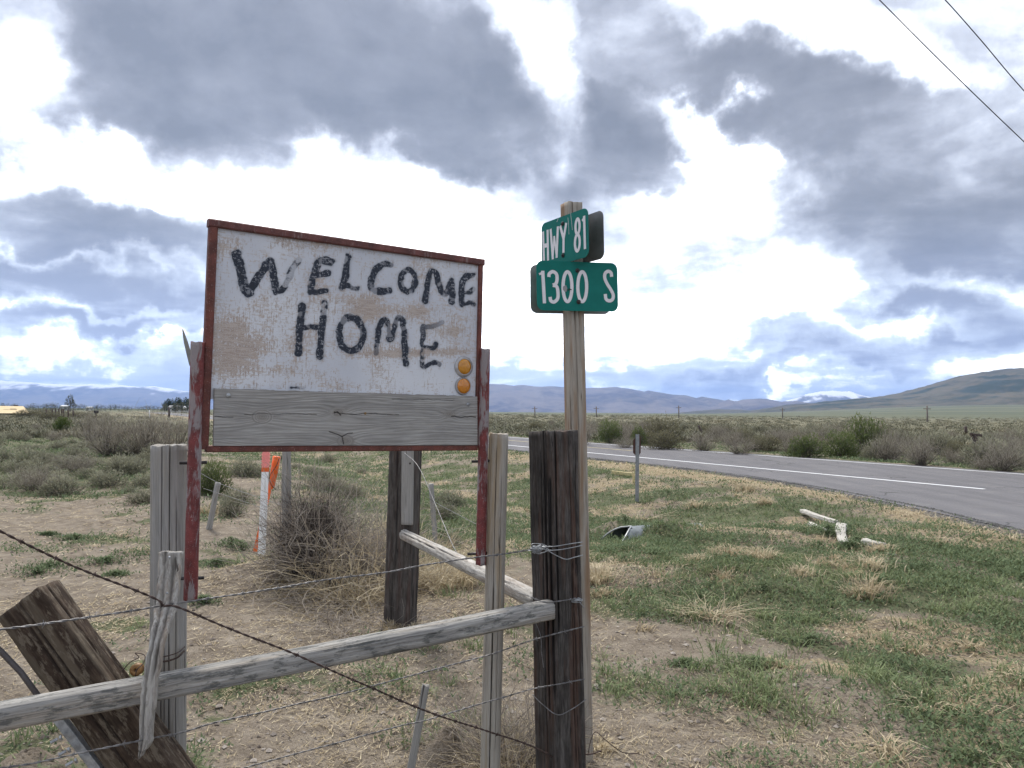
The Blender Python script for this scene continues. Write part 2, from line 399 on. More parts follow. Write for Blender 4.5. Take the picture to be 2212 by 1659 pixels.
# ------------------------------------------------------------------ highway and side road
m, nt, b = mat_new('asphalt'); t = NT(nt); P = t.pos()
nff = t.noise(P, 240, 3, 0.7); nl = t.noise(P, 0.35, 4, 0.6)
along = t.noise(t.map(P, (2.6, .10, 1), rot=(0, 0, -0.4876)), 1, 5, 0.6)   # wheel tracks run along the road
c = t.ramp(nff, [(0.3, (0.055, 0.054, 0.058)), (0.52, (0.120, 0.116, 0.122)), (0.72, (0.24, 0.232, 0.236))])
c = t.mix(t.rng(nl, 0.3, 0.7, 0, 0.35), c, (0.15, 0.145, 0.150))
c = t.mix(t.rng(along, 0.42, 0.62, 0, 0.35), c, (0.075, 0.073, 0.08))
vo = t.n('ShaderNodeTexVoronoi', feature='DISTANCE_TO_EDGE'); dv = t.n('ShaderNodeVectorMath', operation='MULTIPLY_ADD'); wn_ = t.n('ShaderNodeTexNoise'); t.link(P, wn_.inputs['Vector']); wn_.inputs['Scale'].default_value = 1.2
t.link(wn_.outputs['Color'], dv.inputs[0]); dv.inputs[1].default_value = (1.6, 1.6, 0); t.link(P, dv.inputs[2]); t.link(dv.outputs[0], vo.inputs['Vector']); vo.inputs['Scale'].default_value = 0.33
crk = t.math('MULTIPLY', t.rng(vo.outputs['Distance'], 0.003, 0.011, 1, 0), t.rng(t.noise(P, 0.25, 2, .5), .45, .55))
c = t.mix(t.math('MULTIPLY', crk, .8), c, (0.03, 0.03, 0.03))
c = t.mix(t.rng(t.noise(P, 1.4, 5, .65), .52, .70, 0, .3), c, (0.20, 0.19, 0.18))
t.link(c, b.inputs['Base Color']); b.inputs['Roughness'].default_value = 0.9; b.inputs['Specular IOR Level'].default_value = 0.2
t.bump(nff, 0.6, 0.004, b)
M_ASPH = m
def P_st(s, t_, z=0.0): return (HN[0] * s + HT[0] * t_, HN[1] * s + HT[1] * t_, z)
S_FAR = 22.75
def build_road():
    # strips between the near edge polyline and the far edge (straight at s = S_FAR)
    pts = []
    P0 = ASPH
    fine = []
    for (a, b_), (c_, d_) in zip(P0[:-1], P0[1:]):
        L_ = math.hypot(c_ - a, d_ - b_); n = max(1, int(L_ / 0.8)) if L_ < 60 else 40
        for i in range(n):
            k = i / n; fine.append((a + (c_ - a) * k, b_ + (d_ - b_) * k))
    fine.append(P0[-1])
    f = np.array(fine); ker = np.ones(5) / 5
    sm = f.copy()
    for k in range(2): sm[:, k] = np.convolve(np.pad(f[:, k], 2, 'edge'), ker, 'valid')
    sm += (vn(sm[:, :1] * 1.9, sm[:, 1:] * 1.9, 3) - .5) * 0.14
    V = []; F = []
    for i, (x, y) in enumerate(sm):
        s, t_ = st(x, y)
        tt = t_ if s > 13 else max(t_, -16 + (13 - s) * 2.6)
        # towards the far edge
        far_t = t_ if i < 60 else t_ + max(0, (13.5 - s)) * 2.4
        q = P_st(S_FAR, far_t)
        V.append((x, y, -0.05)); V.append((x, y, 0.012))
        for k in (0.15, .33, 0.5, .75, 1.0): V.append((x + (q[0] - x) * k, y + (q[1] - y) * k, 0.012))
        V.append((q[0] + .05, q[1] + .03, -0.08))
    n = 8
    for i in range(len(sm) - 1):
        for k in range(n - 1):
            a = i * n + k; F.append((a, a + n, a + n + 1, a + 1))
    # the highway runs on to the right of the crossing
    b0 = len(V)
    me = mesh_np('road', V, np.array(F)[:, ::-1], False)
    return me
o = tag(link('road', build_road(), M_ASPH), kind='structure')
m, nt, b = mat_new('road_paint'); t = NT(nt); P = t.pos()
w = t.noise(P, 45, 4, 0.7)
t.link(t.mix(t.rng(w, 0.28, 0.40), (0.2, 0.2, 0.2), (0.76, 0.77, 0.78)), b.inputs['Base Color']); b.inputs['Roughness'].default_value = 0.6
M_WPAINT = m
m, nt, b = mat_new('road_paint_yellow'); t = NT(nt); P = t.pos()
w = t.noise(P, 30, 4, 0.7)
t.link(t.mix(t.rng(w, 0.30, 0.46), (0.16, 0.15, 0.13), (0.50, 0.40, 0.16)), b.inputs['Base Color']); b.inputs['Roughness'].default_value = 0.6
M_YPAINT = m
def strip(name, s0, t0, t1, wdt, mat, z=0.018):
    n = 40; V = []; F = []
    for i in range(n + 1):
        t_ = t0 + (t1 - t0) * i / n
        V += [P_st(s0 - wdt / 2, t_, z), P_st(s0 + wdt / 2, t_, z)]
    for i in range(n):
        a = 2 * i; F.append((a, a + 1, a + 3, a + 2))
    return tag(link(name, mesh_np(name, V, np.array(F), False), mat), kind='structure')
S_NEAR = 16.85
strip('road_edge_line', S_NEAR, -340, -9.95, 0.13, M_WPAINT)
strip('road_edge_line', 22.15, -340, 14, 0.11, M_WPAINT)
strip('road_centre_line', 19.75, -340, -31.5, 0.12, M_YPAINT)
strip('road_centre_line', 19.45, -30.0, -26.0, 0.10, M_YPAINT)

# ------------------------------------------------------------------ hills and mountains
m, nt, b = mat_new('hill_ground'); t = NT(nt); P = t.pos()
sn = t.attr('snow').outputs['Fac']; dk = t.attr('scrub').outputs['Fac']
a1 = t.noise(P, 0.004, 6, 0.6); a2 = t.noise(P, 0.02, 5, 0.65)
c = t.mix(t.rng(a1, 0.40, 0.60), (0.045, 0.050, 0.036), (0.095, 0.090, 0.062))
c = t.mix(t.rng(a2, 0.42, 0.58, 0, 0.45), c, (0.125, 0.105, 0.078))
c = t.mix(dk, c, (0.032, 0.045, 0.036))
c = t.mix(sn, c, (0.85, 0.88, 0.92))
t.link(c, b.inputs['Base Color']); b.inputs['Roughness'].default_value = 1.0; b.inputs['Specular IOR Level'].default_value = 0.05
M_HILL = m
m, nt, b = mat_new('mountain_rock'); t = NT(nt); P = t.pos()
sn = t.attr('snow').outputs['Fac']; dk = t.attr('scrub').outputs['Fac']
a1 = t.noise(P, 0.0012, 7, 0.65); a2 = t.noise(P, 0.006, 5, 0.65)
c = t.mix(t.rng(a1, 0.4, 0.6), (0.055, 0.048, 0.058), (0.155, 0.130, 0.115)); c = t.mix(t.rng(a2, 0.45, 0.6, 0, 0.6), c, (0.20, 0.17, 0.145))
c = t.mix(dk, c, (0.03, 0.035, 0.036)); c = t.mix(sn, c, (0.88, 0.90, 0.94))
t.link(c, b.inputs['Base Color']); b.inputs['Roughness'].default_value = 1.0; b.inputs['Specular IOR Level'].default_value = 0.05
M_ROCK = m
def hills(name, prof, D, depth, relief=0.3, fx=0.01, snow=None, scrub=0.0, seed=0, z0=-25, rows=46, cols=420, base=900, peak=0.42, ridge=1.0):
    """prof: skyline seen from the road, list of (px, py); D distance of the crest; depth of the whole massif"""
    px = np.linspace(prof[0][0], prof[-1][0], cols)
    py = np.interp(px, [p[0] for p in prof], [p[1] for p in prof])
    V = []; sv = []; kv = []
    rr = np.linspace(0, 1, rows)
    X = np.zeros((rows, cols)); Y = X.copy(); Z = X.copy()
    crest = [U(px[i], py[i], D) for i in range(cols)]
    cx = np.array([c.x for c in crest]); cz = np.array([c.z for c in crest])
    for k, r in enumerate(rr):
        yk = D - depth * peak + depth * r
        X[k] = cx / D * (D + (yk - D) * 0.55); Y[k] = yk
    K = np.repeat(rr[:, None], cols, 1)
    prof_h = np.where(K < peak, sstep(0, 1, K / peak) * 0.6 + 0.4 * (K / peak), 1 - ((K - peak) / (1 - peak)) ** 1.3)
    # spurs and gullies coming down from the crest
    g = fbm(X * fx, Y * fx * 0.55, 5, seed) * 2 - 1
    rd = 1 - np.abs(fbm(X * fx * 1.6, Y * fx * 0.45, 4, seed + 2) * 2 - 1) * 2
    amp = relief * (cz[None, :] - z0) * np.sin(np.clip(K / peak, 0, 2) * PI * 0.5) * (1 - np.exp(-((K - peak) / 0.12) ** 2) * 0.9)
    Z = z0 + (cz[None, :] - z0) * prof_h + amp * (0.5 * g + 0.5 * rd * ridge) * (1 - prof_h * 0.5)
    Z = np.minimum(Z, z0 + (cz[None, :] - z0) * (1 - np.maximum(0, peak - K) * 0.15))
    Z += (fbm(X * fx * 6, Y * fx * 6, 3, seed + 1) - .5) * (cz.max() - z0) * 0.035
    Z[0] = z0 - 5; Z[-1] = z0 - 5; Z[:, 0] = z0; Z[:, -1] = z0
    sn = np.zeros_like(Z)
    if snow:
        lo, hi = snow
        nn = fbm(X * fx * 3, Y * fx * 3, 5, seed + 3)
        sn = sstep(lo, hi, (Z - z0) / (cz.max() - z0) + (nn - 0.5) * 0.55)
    kk = np.zeros_like(Z)
    if scrub:
        kk = sstep(0.57, 0.66, fbm(X * fx * 1.1, Y * fx * 1.1, 5, seed + 4)) * scrub
    idx = np.arange(rows * cols).reshape(rows, cols)
    F = np.stack([idx[:-1, :-1], idx[:-1, 1:], idx[1:, 1:], idx[1:, :-1]], -1).reshape(-1, 4)
    me = mesh_np(name, np.c_[X.ravel(), Y.ravel(), Z.ravel()], F, True, {'snow': sn.ravel(), 'scrub': kk.ravel()})
    return tag(link(name, me, M_ROCK if name == 'mountains' else M_HILL), kind='structure')
hills('hills', [(1560, 896), (1640, 886), (1700, 877), (1780, 868), (1850, 861), (1900, 857), (1930, 852), (1960, 848), (1985, 838), (2010, 832), (2040, 822), (2075, 812), (2110, 806), (2160, 798), (2215, 795), (2280, 799), (2340, 812), (2420, 840), (2520, 868), (2620, 890)],
      3400, 3000, 0.42, 0.0050, None, 1.0, 1, z0=-5, peak=.55, rows=70)
hills('hills', [(1590, 893), (1650, 884), (1700, 874), (1750, 871), (1800, 878), (1860, 888), (1900, 893)], 4300, 1500, 0.2, 0.004, None, 0.9, 2, z0=-10, cols=160)
hills('hills', [(1440, 894), (1500, 888), (1550, 884), (1600, 885), (1650, 890), (1700, 894)], 4000, 1400, 0.12, 0.003, None, 0.2, 3, z0=-10, cols=160)
hills('mountains', [(930, 880), (990, 850), (1040, 830), (1066, 829), (1090, 830), (1110, 833), (1130, 831), (1155, 835), (1190, 834), (1230, 837), (1270, 838), (1300, 837), (1330, 836), (1360, 840), (1390, 846), (1400, 843), (1420, 847), (1450, 852), (1480, 854), (1505, 860), (1515, 856), (1545, 862), (1580, 867), (1605, 866), (1640, 874), (1690, 885), (1740, 893)],
      9000, 5200, 0.34, 0.0015, None, 0.25, 4, z0=-40, cols=520)
hills('mountains', [(1480, 893), (1530, 880), (1556, 870), (1574, 863), (1590, 868), (1605, 863), (1640, 861), (1660, 862), (1690, 868), (1720, 866), (1760, 872), (1860, 885), (1900, 893)], 8000, 3000, 0.35, 0.0018, None, 0.3, 5, z0=-40, cols=300)
hills('mountains', [(1640, 880), (1700, 865), (1725, 858), (1745, 851), (1770, 846), (1800, 844), (1820, 846), (1835, 845), (1850, 851), (1880, 858), (1920, 862), (1990, 880)], 13500, 5000, 0.3, 0.0016, (0.62, 0.72), 0.0, 6, z0=-60, cols=300)
hills('mountains', [(-500, 836), (-300, 828), (-150, 822), (-60, 825), (0, 822), (40, 824), (60, 826), (110, 829), (160, 832), (200, 829), (230, 832), (260, 832), (300, 836), (330, 834), (360, 838), (400, 845), (450, 850), (520, 855), (600, 862), (760, 872), (900, 885)], 14500, 5000, 0.22, 0.0012, (0.70, 0.84), 0.0, 7, z0=-60, cols=620)

# haze: one closed box of thin air round everything
def haze_box():
    x0, x1, y0, y1, z0, z1 = -17000, 17000, -6000, 18500, -75, 600
    V = [(x, y, z) for z in (z0, z1) for y in (y0, y1) for x in (x0, x1)]
    F = [(0, 2, 3, 1), (4, 5, 7, 6), (0, 1, 5, 4), (2, 6, 7, 3), (0, 4, 6, 2), (1, 3, 7, 5)]
    me = mesh_np('haze', V, np.array(F), False)
    m = bpy.data.materials.new('air'); m.use_nodes = True; nt = m.node_tree
    for n in list(nt.nodes): nt.nodes.remove(n)
    o = nt.nodes.new('ShaderNodeOutputMaterial'); v = nt.nodes.new('ShaderNodeVolumePrincipled')
    v.inputs['Color'].default_value = (0.38, 0.57, 1.0, 1); v.inputs['Density'].default_value = 7.5e-5
    v.inputs['Anisotropy'].default_value = 0.55
    nt.links.new(v.outputs[0], o.inputs['Volume'])
    return tag(link('haze', me, m), 'thin pale air over the whole plain', None, None, 'stuff')
haze_box()
# ================================================================== wood, metal, paint
def wood_mat(name, dark, mid, light, tint=None, tint_amt=0.0, grain=1.0, crack=(0.02, 0.016, 0.014), blotch=0.5, rough=0.9, lichen=None, zs=1.0):
    m, nt, b = mat_new(name); t = NT(nt); o = t.obj()
    wob = t.n('ShaderNodeTexNoise'); t.link(o, wob.inputs['Vector']); wob.inputs['Scale'].default_value = 5.0
    ov = t.n('ShaderNodeVectorMath', operation='MULTIPLY_ADD'); t.link(wob.outputs['Color'], ov.inputs[0]); ov.inputs[1].default_value = (.022, .022, 0); t.link(o, ov.inputs[2])
    o2 = ov.outputs[0]
    g1 = t.noise(t.map(o2, (95 * grain, 95 * grain, 2.2 * zs)), 1, 6, 0.66)
    g2 = t.noise(t.map(o2, (260 * grain, 260 * grain, 7 * zs)), 1, 4, 0.65)
    g3 = t.noise(t.map(o2, (60 * grain, 60 * grain, 1.3 * zs), (4, 2, 1)), 1, 3, 0.6, 0.3)
    bl = t.noise(t.map(o, (16, 16, 3.0 * zs)), 1, 4, 0.6)
    f = t.math('ADD', t.math('MULTIPLY', g1, 0.6), t.math('MULTIPLY', g2, 0.4))
    c = t.ramp(f, [(0.34, dark), (0.48, mid), (0.64, light)])
    c = t.mix(t.rng(bl, 0.35, 0.7, 0, blotch), c, dark)
    if tint: c = t.mix(t.rng(t.noise(t.map(o, (22, 22, 1.6), (3, 8, 2)), 1, 4, 0.6), 0.48, 0.66, 0, tint_amt), c, tint)
    if lichen: c = t.mix(t.rng(t.noise(t.map(o, (50, 50, 14)), 1, 6, 0.75), 0.50, 0.60, 0, lichen[1]), c, lichen[0])
    cr = t.rng(g3, 0.30, 0.36, 1.0, 0.0)
    ck = t.math('MAXIMUM', t.math('MULTIPLY', cr, 0.8), t.attr('crack').outputs['Fac'])
    c = t.mix(ck, c, crack)
    t.link(c, b.inputs['Base Color']); b.inputs['Roughness'].default_value = rough; b.inputs['Specular IOR Level'].default_value = 0.2
    h = t.math('SUBTRACT', f, t.math('MULTIPLY', ck, 0.6))
    t.bump(h, 0.8, 0.004, b)
    return m
W_GREY = wood_mat('grey_post_wood', (0.20, 0.193, 0.182), (0.285, 0.273, 0.256), (0.365, 0.350, 0.328), (0.33, 0.29, 0.23), 0.35, 0.8, blotch=.25)
W_TAN = wood_mat('pale_split_wood', (0.22, 0.195, 0.165), (0.34, 0.31, 0.27), (0.44, 0.41, 0.36), (0.30, 0.20, 0.09), 0.5, 0.8)
W_TIE = wood_mat('creosote_tie_wood', (0.022, 0.019, 0.017), (0.062, 0.055, 0.050), (0.135, 0.122, 0.112), (0.11, 0.055, 0.036), 0.45, 0.9, (0.008, 0.007, 0.007), 0.6, zs=3.0)
W_BARK = wood_mat('barky_tie_wood', (0.030, 0.025, 0.022), (0.072, 0.063, 0.057), (0.145, 0.130, 0.117), (0.10, 0.045, 0.035), 0.3, 0.8, (0.012, 0.010, 0.010), 0.5, zs=2.0)
W_RAIL = wood_mat('lichened_rail_wood', (0.15, 0.145, 0.138), (0.28, 0.27, 0.253), (0.43, 0.415, 0.385), (0.34, 0.27, 0.19), 0.4, 0.7, (0.02, 0.018, 0.016), 0.45, lichen=((0.060, 0.064, 0.062), 0.7))
W_BEAM = wood_mat('brown_beam_wood', (0.022, 0.014, 0.010), (0.056, 0.038, 0.027), (0.105, 0.076, 0.055), (0.135, 0.110, 0.080), 0.6, 0.5, (0.012, 0.008, 0.007), 0.9, lichen=((0.17, 0.14, 0.105), 0.7), zs=3.5)
W_SIGNPOST = wood_mat('signpost_wood', (0.22, 0.195, 0.165), (0.33, 0.295, 0.25), (0.41, 0.375, 0.325), (0.24, 0.135, 0.065), 0.7, 0.8, (0.09, 0.065, 0.045), 0.25, zs=1.6)
W_SPLINT = wood_mat('splintered_wood', (0.20, 0.185, 0.17), (0.36, 0.34, 0.31), (0.54, 0.52, 0.48), (0.30, 0.20, 0.12), 0.35, 0.9, (0.03, 0.024, 0.02), 0.35, lichen=((0.13, 0.115, 0.10), 0.5))
W_LOG = wood_mat('bleached_wood', (0.26, 0.245, 0.21), (0.40, 0.38, 0.34), (0.52, 0.50, 0.46), None, 0, 0.6, (0.10, 0.085, 0.07), 0.3)
GALV = plain('galvanised_steel', (0.34, 0.35, 0.36), 0.45, 0.75, 0.25, 60, 0.2)
WIREM = plain('dull_wire', (0.17, 0.165, 0.165), 0.5, 0.6, 0.35, 40)
RUSTWIRE = plain('rusty_wire', (0.070, 0.048, 0.042), 0.75, 0.3, 0.35, 60)
DARKSTEEL = plain('dark_bolt_steel', (0.05, 0.045, 0.045), 0.5, 0.7, 0.3, 60)
WHITE_POLY = plain('white_glazed', (0.78, 0.77, 0.74), 0.25, 0, 0.06, 20, spec=0.5)
def pipe_mat(name, red, wear_amt, wearc=(0.30, 0.27, 0.27), scl=(30, 30, 6)):
    m, nt, b = mat_new(name); t = NT(nt); o = t.obj()
    w1 = t.noise(t.map(o, scl), 1, 6, 0.68, 0.3); w2 = t.noise(t.map(o, (9, 9, 2.2), (2, 3, 5)), 1, 3, 0.6); sp = t.noise(o, 260, 3, 0.6)
    var = t.noise(o, 24, 4, 0.6)
    c = t.mix(t.rng(var, 0.3, 0.7), tuple(x * 0.6 for x in red), tuple(min(1, x * 1.25) for x in red))
    k = t.math('ADD', w1, t.math('MULTIPLY', t.math('SUBTRACT', w2, 0.5), 0.35))
    c = t.mix(t.rng(k, 0.60 - wear_amt * 0.25, 0.68 - wear_amt * 0.25, 0, 0.9), c, wearc)
    c = t.mix(t.rng(sp, 0.62, 0.70, 0, 0.6), c, (0.42, 0.30, 0.27))
    t.link(c, b.inputs['Base Color']); b.inputs['Roughness'].default_value = 0.7; t.bump(t.math('ADD', w1, sp), 0.35, 0.002, b)
    return m
RED_PIPE = pipe_mat('worn_red_pipe', (0.150, 0.028, 0.026), 0.42, (0.25, 0.225, 0.225))
RED_FRAME = pipe_mat('red_oxide_frame', (0.130, 0.036, 0.025), 0.0, (0.10, 0.05, 0.04))
RED_DARK = pipe_mat('weathered_red_bar', (0.125, 0.040, 0.034), 0.15, (0.20, 0.13, 0.12))

# ------------------------------------------------------------------ shape helpers
def frame_from(p0, p1, yaw=None):
    z = (Vector(p1) - Vector(p0)).normalized()
    x = Vector((math.cos(yaw or 0), math.sin(yaw or 0), 0)) if abs(z.z) > 0.5 else Vector((0, 0, 1))
    x = (x - z * x.dot(z)).normalized()
    if abs(z.z) <= 0.5 and yaw:
        x = Matrix.Rotation(yaw, 3, z) @ x
    y = z.cross(x)
    M = Matrix((x, y, z)).transposed().to_4x4(); M.translation = Vector(p0)
    return M
def local(M, parent):
    return Matrix.Translation(-parent.location) @ M if parent is not None else M
def wood(name, p0, p1, w, d, mat, parent=None, yaw=0.0, e=2.4, taper=1.0, rough=0.004, cracks=3, cdepth=0.01, seed=0, step=0.02, nth=44, bend=(0, 0), jag0=0.0, jag1=0.006, cwid=0.035):
    """a piece of weathered timber from p0 to p1: rounded or squared section, splits along its length"""
    r_ = np.random.default_rng(1000 + seed)
    Ln = (Vector(p1) - Vector(p0)).length
    nz = max(6, int(Ln / step)); zz = np.linspace(0, 1, nz)
    th = np.linspace(0, 2 * PI, nth, endpoint=False) + r_.random() * 0.1
    T, Z = np.meshgrid(th, zz)
    rs = (np.abs(np.cos(T)) ** e + np.abs(np.sin(T)) ** e) ** (-1 / e)
    tw = 1 + (taper - 1) * Z
    rad = 1.0 + (fbm(np.cos(T) * 1.3 + seed, Z * Ln * 2 + np.sin(T) * 1.3, 3, seed) - .5) * 0.07
    dsp = (fbm(T * 7 + seed * 3, Z * Ln * 5, 4, seed + 1) - .5) * rough * 2 + (fbm(T * 19, Z * Ln * 3, 2, seed + 2) - .5) * rough * 1.1
    ck = np.zeros_like(T)
    for i in range(cracks):
        t0 = r_.random() * 2 * PI; wd = cwid * (0.6 + r_.random() * 1.2); dp = cdepth * (0.5 + r_.random())
        z0 = r_.random() * 0.7 - 0.15; z1 = z0 + 0.3 + r_.random() * 0.8
        cen = t0 + (fbm(Z * Ln * 1.6, Z * 0 + i * 5.1, 3, seed + 3) - .5) * 0.35
        dt = (T - cen + PI) % (2 * PI) - PI
        win = sstep(z0, z0 + 0.06, Z) * (1 - sstep(z1 - 0.08, z1, Z))
        g = np.exp(-(dt / wd) ** 2) * win
        dsp = dsp - dp * g; ck = np.maximum(ck, g ** 1.6)
    R = rs * rad * tw
    X = (w / 2 * R + dsp) * np.cos(T) + bend[0] * 4 * Z * (1 - Z); Y = (d / 2 * R + dsp) * np.sin(T) + bend[1] * 4 * Z * (1 - Z)
    Zm = Z * Ln
    jn = (fbm(X * 60 + 9, Y * 60, 3, seed + 4) - .5) * 2
    wt = np.clip((Z - (1 - 3.0 / nz)) * nz / 3, 0, 1); Zm = Zm + jn * jag1 * wt
    wt = np.clip((3.0 / nz - Z) * nz / 3, 0, 1); Zm = Zm + jn * jag0 * wt
    V = np.stack([X, Y, Zm], -1).reshape(-1, 3)
    idx = np.arange(nz * nth).reshape(nz, nth); nx = np.roll(idx, -1, 1)
    F4 = np.stack([idx[:-1], nx[:-1], nx[1:], idx[1:]], -1).reshape(-1, 4)
    # ends: an inner ring and a centre point
    Vx = [V]; F3 = []; ex = len(V)
    caps = []
    for row, sgn in ((0, -1), (nz - 1, 1)):
        ring = idx[row]; P_ = V[ring]; cen = P_.mean(0)
        inner = cen + (P_ - cen) * 0.8; inner[:, 2] += sgn * 0.002
        inn2 = cen + (P_ - cen) * 0.4; inn2[:, 2] += sgn * 0.001 + (r_.random(nth) - .5) * 0.003
        Vx += [inner, inn2, cen[None] + [0, 0, sgn * 0.001]]
        a = ex; b_ = ex + nth; c_ = ex + 2 * nth; ex += 2 * nth + 1
        k = np.arange(nth); k2 = (k + 1) % nth
        q1 = np.stack([ring[k], ring[k2], a + k2, a + k], -1); q2 = np.stack([a + k, a + k2, b_ + k2, b_ + k], -1); t3 = np.stack([b_ + k, b_ + k2, np.full(nth, c_)], -1)
        if sgn < 0: q1 = q1[:, ::-1]; q2 = q2[:, ::-1]; t3 = t3[:, ::-1]
        F4 = np.concatenate([F4, q1, q2]); F3.append(t3)
    V = np.concatenate(Vx); cc = np.zeros(len(V)); cc[:nz * nth] = ck.ravel()
    me = mesh_np(name, V, [F4, np.concatenate(F3)], True, {'crack': cc})
    # keep the ends crisp
    return link(name, me, mat, parent, local(frame_from(p0, p1, yaw), parent))
def to_ground(p1, q, deep=0.12):
    """carry the line p1 -> q down into the ground"""
    p1 = Vector(p1); q = Vector(q); d = (q - p1).normalized(); k = 0
    p = q.copy()
    for _ in range(40):
        h = float(H(p.x, p.y)) - deep
        p = p + d * ((p.z - h) / max(0.2, -d.z)) * 0.8
    return p
def tube(path, r, n=6, closed=False, cap=True):
    path = [Vector(p) for p in path]; V = []; F = []
    prev = None
    for i, p in enumerate(path):
        a = path[max(0, i - 1)]; b_ = path[min(len(path) - 1, i + 1)]
        z = (b_ - a)
        if z.length < 1e-9: z = Vector((0, 0, 1))
        z.normalize()
        x = prev if prev is not None else (Vector((0, 0, 1)) if abs(z.z) < 0.9 else Vector((1, 0, 0)))
        x = (x - z * x.dot(z)); x.normalize(); y = z.cross(x); prev = x
        rr = r[i] if isinstance(r, (list, tuple)) else r
        for k in range(n):
            t_ = 2 * PI * k / n; V.append(tuple(p + x * (rr * math.cos(t_)) + y * (rr * math.sin(t_))))
    m_ = len(path)
    for i in range(m_ - 1):
        for k in range(n):
            a = i * n + k; b_ = i * n + (k + 1) % n; F.append((a, b_, b_ + n, a + n))
    F3 = []
    if cap:
        c0 = len(V); V.append(tuple(path[0])); V.append(tuple(path[-1]))
        for k in range(n):
            F3.append((c0, (k + 1) % n, k)); F3.append((c0 + 1, (m_ - 1) * n + k, (m_ - 1) * n + (k + 1) % n))
    return V, F, F3
class MB:
    """collects pieces of one mesh"""
    def __init__(s): s.V = []; s.F4 = []; s.F3 = []
    def add(s, V, F4=(), F3=()):
        o = len(s.V); s.V += [tuple(v) for v in V]
        s.F4 += [tuple(i + o for i in f) for f in F4]; s.F3 += [tuple(i + o for i in f) for f in F3]; return s
    def tube(s, path, r, n=6, cap=True): return s.add(*tube(path, r, n, cap=cap))
    def prism(s, front, back):
        """front, back: matching outlines (3-D points, anticlockwise seen from the front); makes a closed plate"""
        n = len(front); V = list(front) + list(back) + [sum((Vector(p) for p in front), Vector()) / n, sum((Vector(p) for p in back), Vector()) / n]
        F3 = [(2 * n, k, (k + 1) % n) for k in range(n)] + [(2 * n + 1, n + (k + 1) % n, n + k) for k in range(n)]
        F4 = [(k, n + k, n + (k + 1) % n, (k + 1) % n) for k in range(n)]
        return s.add(V, F4, F3)
    def build(s, name, mat, parent=None, smooth=False):
        off = Vector(parent.location) if parent is not None else Vector()
        V = np.array([(v[0], v[1], v[2]) for v in s.V]) - np.array(off)
        Fs = [np.array(f) for f in (s.F4, s.F3) if len(f)]
        return link(name, mesh_np(name, V, Fs, smooth), mat, parent)
def smooth_path(pts, n=60):
    """Catmull-Rom through pts (any dimension)"""
    P_ = np.array([list(p) for p in pts], float); P_ = np.vstack([2 * P_[0] - P_[1], P_, 2 * P_[-1] - P_[-2]])
    segs = len(P_) - 3; out = []
    for i in range(n + 1):
        u = i / n * segs; k = min(int(u), segs - 1); f = u - k
        a, b_, c_, d_ = P_[k:k + 4]
        out.append(0.5 * ((2 * b_) + (-a + c_) * f + (2 * a - 5 * b_ + 4 * c_ - d_) * f * f + (-a + 3 * b_ - 3 * c_ + d_) * f ** 3))
    return np.array(out)
def bevel_box(x, y, z, bv=0.002):
    """V, F of a box with chamfered long edges, centred"""
    pts = []
    for sx, sy in ((-1, -1), (1, -1), (1, 1), (-1, 1)):
        ax, ay = sx * x / 2, sy * y / 2
        if sx * sy > 0: pts += [(ax - sx * bv * (1 if sy < 0 else 0) , ay)] if False else [(ax, ay - sy * bv), (ax - sx * bv, ay)] if sx < 0 and sy < 0 else [(ax, ay - sy * bv), (ax - sx * bv, ay)]
        else: pts += [(ax - sx * bv, ay), (ax, ay - sy * bv)]
    return pts
def bar(mb, p0, p1, wx, wy, up):
    """square bar from p0 to p1; wx measured along 'up' crossed with the bar, wy along 'up'"""
    p0 = Vector(p0); p1 = Vector(p1); z = (p1 - p0).normalized(); y = (Vector(up) - z * Vector(up).dot(z)).normalized(); x = y.cross(z)
    b_ = min(wx, wy) * 0.14
    o = [(-wx / 2 + b_, -wy / 2), (wx / 2 - b_, -wy / 2), (wx / 2, -wy / 2 + b_), (wx / 2, wy / 2 - b_), (wx / 2 - b_, wy / 2), (-wx / 2 + b_, wy / 2), (-wx / 2, wy / 2 - b_), (-wx / 2, -wy / 2 + b_)]
    n = 8; V = [p0 + x * a + y * c for a, c in o] + [p1 + x * a + y * c for a, c in o]
    F4 = [(k, (k + 1) % n, n + (k + 1) % n, n + k) for k in range(n)]
    V += [p0, p1]; F3 = [(2 * n, (k + 1) % n, k) for k in range(n)] + [(2 * n + 1, n + k, n + (k + 1) % n) for k in range(n)]
    mb.add(V, F4, F3); return mb
def knob(mb, c, nrm, r, h, n=10):
    """a low round bolt head at c standing out along nrm"""
    c = Vector(c); z = Vector(nrm).normalized(); x = z.orthogonal().normalized(); y = z.cross(x); V = []; F4 = []; F3 = []
    prof = [(1.0, 0), (1.0, 0.35), (0.82, 0.75), (0.45, 0.97)]
    for rr, hh in prof:
        for k in range(n): t_ = 2 * PI * k / n; V.append(c + x * (r * rr * math.cos(t_)) + y * (r * rr * math.sin(t_)) + z * (h * hh))
    for j in range(len(prof) - 1):
        for k in range(n): a = j * n + k; b_ = j * n + (k + 1) % n; F4.append((a, b_, b_ + n, a + n))
    V.append(c + z * h); e_ = (len(prof) - 1) * n
    for k in range(n): F3.append((e_ + k, e_ + (k + 1) % n, len(V) - 1))
    mb.add(V, F4, F3); return mb

